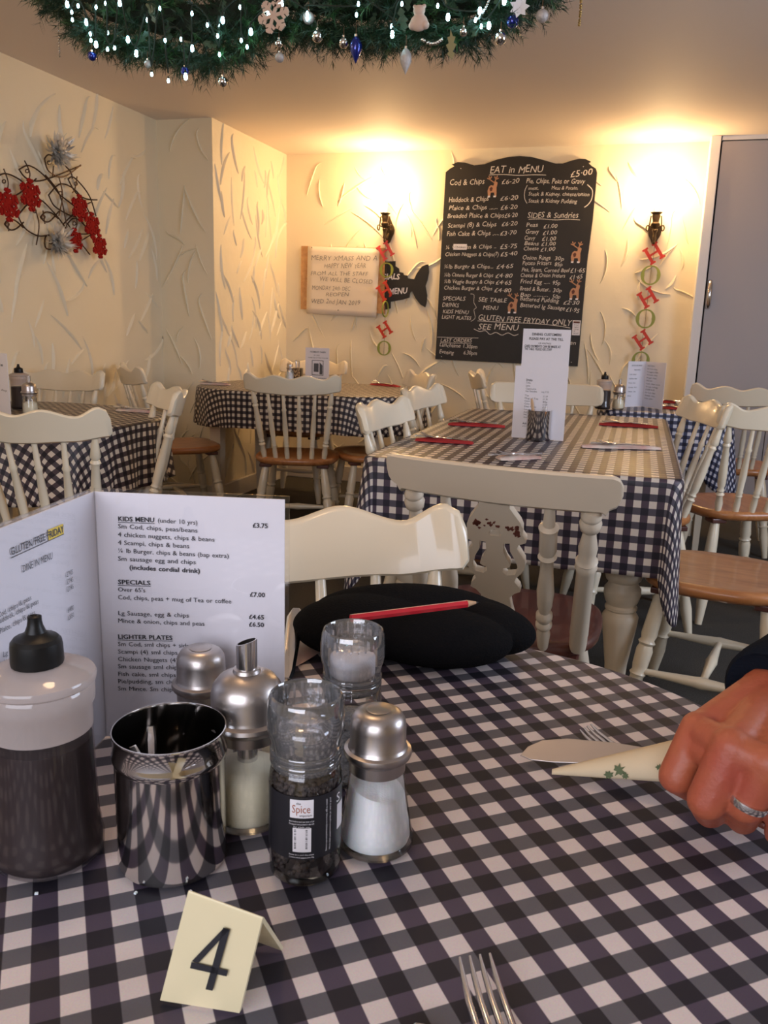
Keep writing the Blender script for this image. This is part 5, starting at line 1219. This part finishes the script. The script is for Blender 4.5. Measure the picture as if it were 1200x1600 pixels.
def snowflake(px, py, s, m, label, X_=XL1+.05, group='red snowflakes pinned on the wire fish'):
    c = ap(px, py, X_); t = thing('snowflake', label, 'ornament', c, 0, group); b = MB()
    for k in range(6):
        a = math.pi/6+k*math.pi/3; d = Vector((0, math.cos(a), math.sin(a))); pz_ = Vector((0, -math.sin(a), math.cos(a)))
        for f0, f1, w_ in ((0, 1, .11),): b.prism([(0, -w_*s), (s, -w_*s), (s, w_*s), (0, w_*s)], (X*.0004*k, d, pz_, X), .006)
        for f, l in ((.45, .38), (.75, .30)):
            for sg in (-1, 1):
                a2 = a+sg*math.pi/3; d2 = Vector((0, math.cos(a2), math.sin(a2))); p2_ = Vector((0, -math.sin(a2), math.cos(a2)))
                b.prism([(0, -.09*s), (l*s, -.09*s), (l*s, .09*s), (0, .09*s)], (d*f*s+X*(.003+.0005*sg+.0004*k), d2, p2_, X), .006)
    for k in range(6):
        a = k*math.pi/3; b.prism([(0, -.12*s), (.42*s, -.12*s), (.42*s, .12*s), (0, .12*s)], (X*(.003+.0004*k), Vector((0, math.cos(a), math.sin(a))), Vector((0, -math.sin(a), math.cos(a))), X), .005)
    b.build('snowflake_plate', m, t)
    return t
for x, y, s, w in ((40, 495, .072, 'leftmost red snowflake on the wire fish, partly cut by the frame'), (163, 440, .072, 'red snowflake under the second wire fish head'), (435, 512, .066, 'red snowflake right of the wire fish middle, above two others'),
                (503, 608, .066, 'red snowflake on the right edge of the wire fish'), (408, 690, .060, 'red snowflake beside the lower silver tinsel pompom'), (545, 722, .062, 'lowest red snowflake at the far right corner of the wire fish')): snowflake(x, y, s, M_snowR, w)
def tinsel(px, py, s, label):
    c = ap(px, py, XL1+.06); b = MB(); rnd = random.Random(px)
    for k in range(150):
        d = Vector((abs(rnd.gauss(0, .6)), rnd.gauss(0, 1), rnd.gauss(0, 1))).normalized(); l = s*rnd.uniform(.5, 1.05); w_ = rnd.uniform(.006, .013); u = d.cross(Vector((rnd.random(), rnd.random(), rnd.random()))).normalized()
        b.add([d*l*.1-u*w_*.4, d*l*.1+u*w_*.4, d*l*.6+u*w_+d.cross(u)*w_, d*l, d*l*.6-u*w_+d.cross(u)*w_*.5], [(0, 1, 2, 3, 4)])
    o = b.build('tinsel_pompom', M_tinsel); o.location = c; tag(o, label, 'ornament', 'silver tinsel pompoms on the wire fish', )
tinsel(325, 205, .105, 'silver tinsel pompom at the top of the wire fish'); tinsel(325, 700, .10, 'silver tinsel pompom at the bottom of the wire fish')

# ================================================================== CEILING GARLAND
def lowedge(px):  # lower edge of the foliage in the photo
    return interp([(55, -10), (80, 10), (130, 55), (175, 78), (230, 88), (280, 100), (330, 108), (370, 92), (420, 60), (470, 52), (530, 68), (600, 72), (650, 60), (720, 72), (780, 40), (830, 12), (870, -10)], px)
YG = 2.45
gar = thing('fir_garland', 'thick green fir garland hung under the ceiling, full of lights and baubles', 'garland', (-1.05, YG, 2.1)); gO = Vector(gar.location)
rnd = random.Random(8); fol = MB(); fol2 = MB()
def tuft(mb, c, d, L, n, nl):
    d = d.normalized(); u = d.orthogonal().normalized(); v = d.cross(u)
    mb.add([c-u*.0012, c+u*.0012, c+d*L], [(0, 1, 2)])
    for k in range(n):
        t = rnd.uniform(.05, 1); a = rnd.uniform(0, 6.283); s = (u*math.cos(a)+v*math.sin(a)); p = c+d*L*t; dd = (s*.8+d*.75).normalized(); l = nl*rnd.uniform(.7, 1.15); w_ = dd.cross(d).normalized()*.0011
        mb.add([p-w_, p+w_, p+dd*l], [(0, 1, 2)])
spots_edge = []
N_T = 3400
for i in range(N_T):
    px = rnd.uniform(60, 862); low = lowedge(px); edge = rnd.random() < .42
    y = YG+rnd.uniform(-.20, .20)
    py = low-10-abs(rnd.gauss(0, 6)) if edge else low-14-rnd.random()**1.2*170
    p = ony(px, py, y)
    if p.z > CZ-.02: continue
    d = Vector((rnd.gauss(0, .8), rnd.gauss(-.35, .7), rnd.gauss(-.25, .6)))
    if edge: d.z = -abs(d.z)*.6-.1
    tuft(fol if rnd.random() < .85 else fol2, p-gO, d, rnd.uniform(.05, .085), 26, rnd.uniform(.022, .036))
fol.build('fir_needles', M_needle, gar, kind='stuff'); fol2.build('fir_needles_light', M_needle2, gar, kind='stuff', label='lighter green fir sprays')
b = MB(); pts = [ony(px, lowedge(px)-70, YG) - gO for px in range(90, 850, 60)]; pts = [Vector((p.x, p.y, min(p.z, CZ-.05-gO.z))) for p in pts]; b.tube(smoothline(pts, 3), .05, 10); b.build('shade_core', M_coreCable, gar, smooth=60)  # thick near-black tube: painted shade for the dense inside of the foliage
# dark holly-like leaves
b = MB()
for k in range(70):
    px = rnd.uniform(100, 830); p = ony(px, lowedge(px)-rnd.uniform(0, 100), YG+rnd.uniform(-.2, 0))-gO; a = rnd.uniform(0, 6.28); s = rnd.uniform(.02, .04); u = Vector((math.cos(a), rnd.uniform(-.4, .4), math.sin(a))); v = Vector((-math.sin(a), rnd.uniform(-.4, .4), math.cos(a)))
    if (p+gO).z > CZ-.06: continue
    pl = [(-1, 0), (-.6, .3), (-.45, .16), (0, .42), (.1, .2), (.5, .34), (.55, .12), (1, 0), (.55, -.12), (.5, -.34), (.1, -.2), (0, -.42), (-.45, -.16), (-.6, -.3)]
    b.add([p+u*x*s+v*y*s for x, y in pl], [tuple(range(14))])
b.build('holly_leaves', mat('holly_leaf', (.02, .06, .03), .3), gar, kind='stuff')
# string of white lights
ls = thing('light_string', 'string of bright white fairy lights woven through the fir garland', 'string lights', (-1.05, YG-.18, 2.0)); lO = Vector(ls.location)
LED = [(105, 5), (112, 18), (113, 30), (135, 33), (141, 52), (142, 62), (150, 68), (168, 50), (165, 4), (187, 3), (168, 76), (179, 74), (213, 82), (237, 115), (263, 125), (290, 118), (230, 30), (250, 12), (300, 74), (283, 60), (341, 37), (348, 30), (324, 38), (343, 84), (392, 48), (386, 72), (377, 62), (440, 4), (480, 28), (612, 40), (613, 52), (628, 5), (684, 8), (750, 15), (743, 30), (752, 40), (764, 38), (557, 22), (480, 20), (700, 25), (300, 20), (375, 10), (420, 20), (122, 8), (150, 10), (200, 60), (258, 62), (560, 5), (788, 0), (340, 55)]
wp = []
for i, (x, y) in enumerate(LED):
    p = ony(x, y, YG-.235-rnd.uniform(0, .02)); 
    if p.z > CZ-.03: continue
    big = .75 if i % 3 == 0 else .48; b = MB(); b.lathe([(0, -.016*big), (.005*big, -.013*big), (.0068*big, -.006*big), (.0055*big, .003*big), (.004*big, .007*big)], p-lO, 10); b.lathe([(.0045*big, .007*big), (.0045*big, .018*big)], p-lO, 8, mi=1)
    b.build('bulb', [M_led, M_coreCable], ls, smooth=180); wp.append(p-lO+Z*.018)
wp.sort(key=lambda v: v.x); b = MB(); b.tube(smoothline(wp, 3), .0022, 5); b.build('cable', M_coreCable, ls)
for x, y, e in ((150, 30, .5), (345, 40, .5), (480, 20, .4), (620, 35, .5), (752, 30, .5), (230, 60, .4)):
    p = ony(x, y, YG-.27); point('fairy_light_glow', (p.x, p.y, p.z), e*.07, (.5, .95, 1), .02)
# baubles and drops
def bauble(px, py, r_px, m, label, kind='ball', hang=12, grp=None):
    p = ony(px, py, YG-.23); r = r_px*2.45/FPX; t = thing('bauble', label, 'bauble', (p.x, p.y, p.z), 0, grp); b = MB()
    if kind == 'ball': b.lathe([(r*math.sin(a), -r*math.cos(a)) for a in [math.pi*k/14 for k in range(15)]], seg=20); tz = r
    elif kind == 'drop': b.lathe([(0, -2.3*r), (.12*r, -2.0*r), (.5*r, -1.3*r), (.9*r, -.4*r), (1*r, .3*r), (.85*r, 1.0*r), (.45*r, 1.6*r), (.2*r, 1.8*r), (0, 1.85*r)], seg=20); tz = 1.8*r
    b.build('globe', m, t, smooth=180)
    b = MB(); b.lathe([(r*.28, tz-.002), (r*.28, tz+r*.3), (r*.1, tz+r*.35)], seg=12); b.build('cap', M_silvB, t, smooth=40)
    b = MB(); b.tube([(0, 0, tz), (0, 0, tz+hang*2.45/FPX)], .0011, 5); b.build('hook', M_wire, t)
for a in [(144, 88, 6.5, M_blueB, 'small dark blue bauble hanging at the left end of the fir garland', 'ball', 18), (231, 100, 5.5, M_frostB, 'small frosted bauble left of the three dangling lights'), (289, 111, 6, M_blueB, 'small dark blue bauble among the dangling lights'),
          (348, 128, 7, M_silvB, 'mirror silver bauble hanging lowest, left of centre of the garland', 'ball', 14), (436, 68, 5.5, M_silvB, 'silver bauble hanging under the large snowflake', 'ball', 10), (437, 90, 6.5, M_frostB, 'frosted grey bauble hanging below the silver one', 'ball', 12),
          (496, 57, 8, M_silvB, 'mirror silver bauble left of the long blue drop'), (537, 67, 7, M_silvB, 'mirror silver bauble touching the long blue drop'), (556, 76, 8.5, M_blueB, 'long pointed blue drop ornament in the garland', 'drop', 16),
          (634, 94, 8, M_frostB, 'long pointed frosted grey drop ornament', 'drop', 16), (724, 50, 5.5, M_silvB, 'tiny silver bauble by the holly leaf'), (782, 60, 8, M_silvB, 'mirror silver bauble near the right end of the garland'),
          (801, 34, 8, M_blueB, 'bright blue round bauble near the right end of the garland', 'ball', 12), (847, 25, 8, M_frostB, 'frosted grey bauble at the far right end of the garland', 'ball', 16), (482, 28, 8, M_frostB, 'dull frosted bauble nestled above the silver baubles')]: bauble(*a)
# ornaments
def onx_(t): return t
p = ony(428, 25, YG-.25); t = thing('snowflake', 'large dusty pink glitter snowflake on the fir garland', 'ornament', p); b = MB(); s = .043
for k in range(6):
    a = .2+k*math.pi/3; d = Vector((math.cos(a), 0, math.sin(a))); e = Vector((-math.sin(a), 0, math.cos(a)))
    b.prism([(0, -.1*s), (s, -.1*s), (s, .1*s), (0, .1*s)], (-Y*.0004*k, d, e, -Y), .004)
    for f, l in ((.5, .36), (.78, .26)):
        for sg in (-1, 1):
            a2 = a+sg*math.pi/3; b.prism([(0, -.09*s), (l*s, -.09*s), (l*s, .09*s), (0, .09*s)], (d*f*s-Y*.0004*sg, Vector((math.cos(a2), 0, math.sin(a2))), Vector((-math.sin(a2), 0, math.cos(a2))), -Y), .004)
b.build('snowflake_plate', M_pink, t)
p = ony(655, 27, YG-.26); o = blob('teddy_ornament', M_pink, [('e', p+Vector((0, 0, -.012)), (.022, .012, .020), 0), ('e', p+Vector((0, -.002, .014)), (.015, .011, .013), 0), ('e', p+Vector((-.016, 0, -.018)), (.010, .011, .010), 0), ('e', p+Vector((.016, 0, -.018)), (.010, .011, .010), 0), ('e', p+Vector((-.012, 0, .024)), (.005, .005, .005), 0), ('e', p+Vector((.012, 0, .024)), (.005, .005, .005), 0)], .0016, 3, origin=p)
tag(o, 'dusty pink seated teddy-shaped ornament on the garland', 'ornament')
p = ony(812, 12, YG-.24); b = MB()
for k in range(7):
    a = 6.283*k/7; d = Vector((math.cos(a), -.3, math.sin(a))).normalized(); e = d.cross(Y).normalized(); b.add([Vector((0, 0, 0)), d*.012+e*.008, d*.026, d*.012-e*.008], [(0, 1, 2, 3)])
o = b.build('flower_ornament', M_labelW); o.location = p; so = o.modifiers.new('s', 'SOLIDIFY'); so.thickness = .001; tag(o, 'white petalled ornament at the right end of the garland', 'ornament')
p = ony(705, 70, YG-.25); b = MB(); pl = [(-1, .1), (-.6, .35), (-.45, .16), (0, .45), (.1, .2), (.5, .34), (.55, .12), (1, -.1), (.55, -.12), (.5, -.34), (.1, -.2), (0, -.42), (-.45, -.16), (-.6, -.3)]
b.prism([(y*.03, x*.034) for x, y in pl], (Vector((0, 0, 0)), X, Z, -Y), .002); o = b.build('gold_leaf', mat('olive_leaf', (.16, .15, .07), .35, metal=.3)); o.location = p; tag(o, 'olive gilt leaf pointing down under the garland', 'ornament')
def beads(pts, r, label, m, n):
    P = smoothline(pts, 12); tot = len(P); o0 = Vector(P[0]); t = thing('bead_chain', label, 'bead chain', o0); b = MB()
    for k in range(n):
        q = P[min(tot-1, int(k*(tot-1)/(n-1)))]-o0; b.lathe([(0, -r), (r*.8, -r*.6), (r, 0), (r*.8, r*.6), (0, r)], q, 8)
    b.build('beads', m, t, smooth=180, kind='stuff'); b = MB(); b.tube([q-o0 for q in P], .0008, 4); b.build('thread', M_wire, t)
G_ = lambda x, y: ony(x, y, YG-.24)
beads([G_(660, 62), G_(672, 68), G_(682, 67), G_(690, 62)], .0045, 'short swag of silver beads under the middle of the garland', M_silvB, 9)
beads([G_(748, 28), G_(757, 16), G_(764, 0)], .004, 'string of silver beads rising by the right cluster of lights', M_silvB, 10)
Hc = lambda x, y: ony(x, y, 2.75)
beads([Hc(88, 2), Hc(91, 40), Hc(93, 88)], .0035, 'thin bead chain hanging at the left of the garland', M_silvB, 22)
beads([Hc(908, -2), Hc(907, 18), Hc(905, 39)], .0045, 'gold bead chain hanging at the right of the garland', mat('gold_bead', (.5, .33, .12), .3, metal=.9), 11)
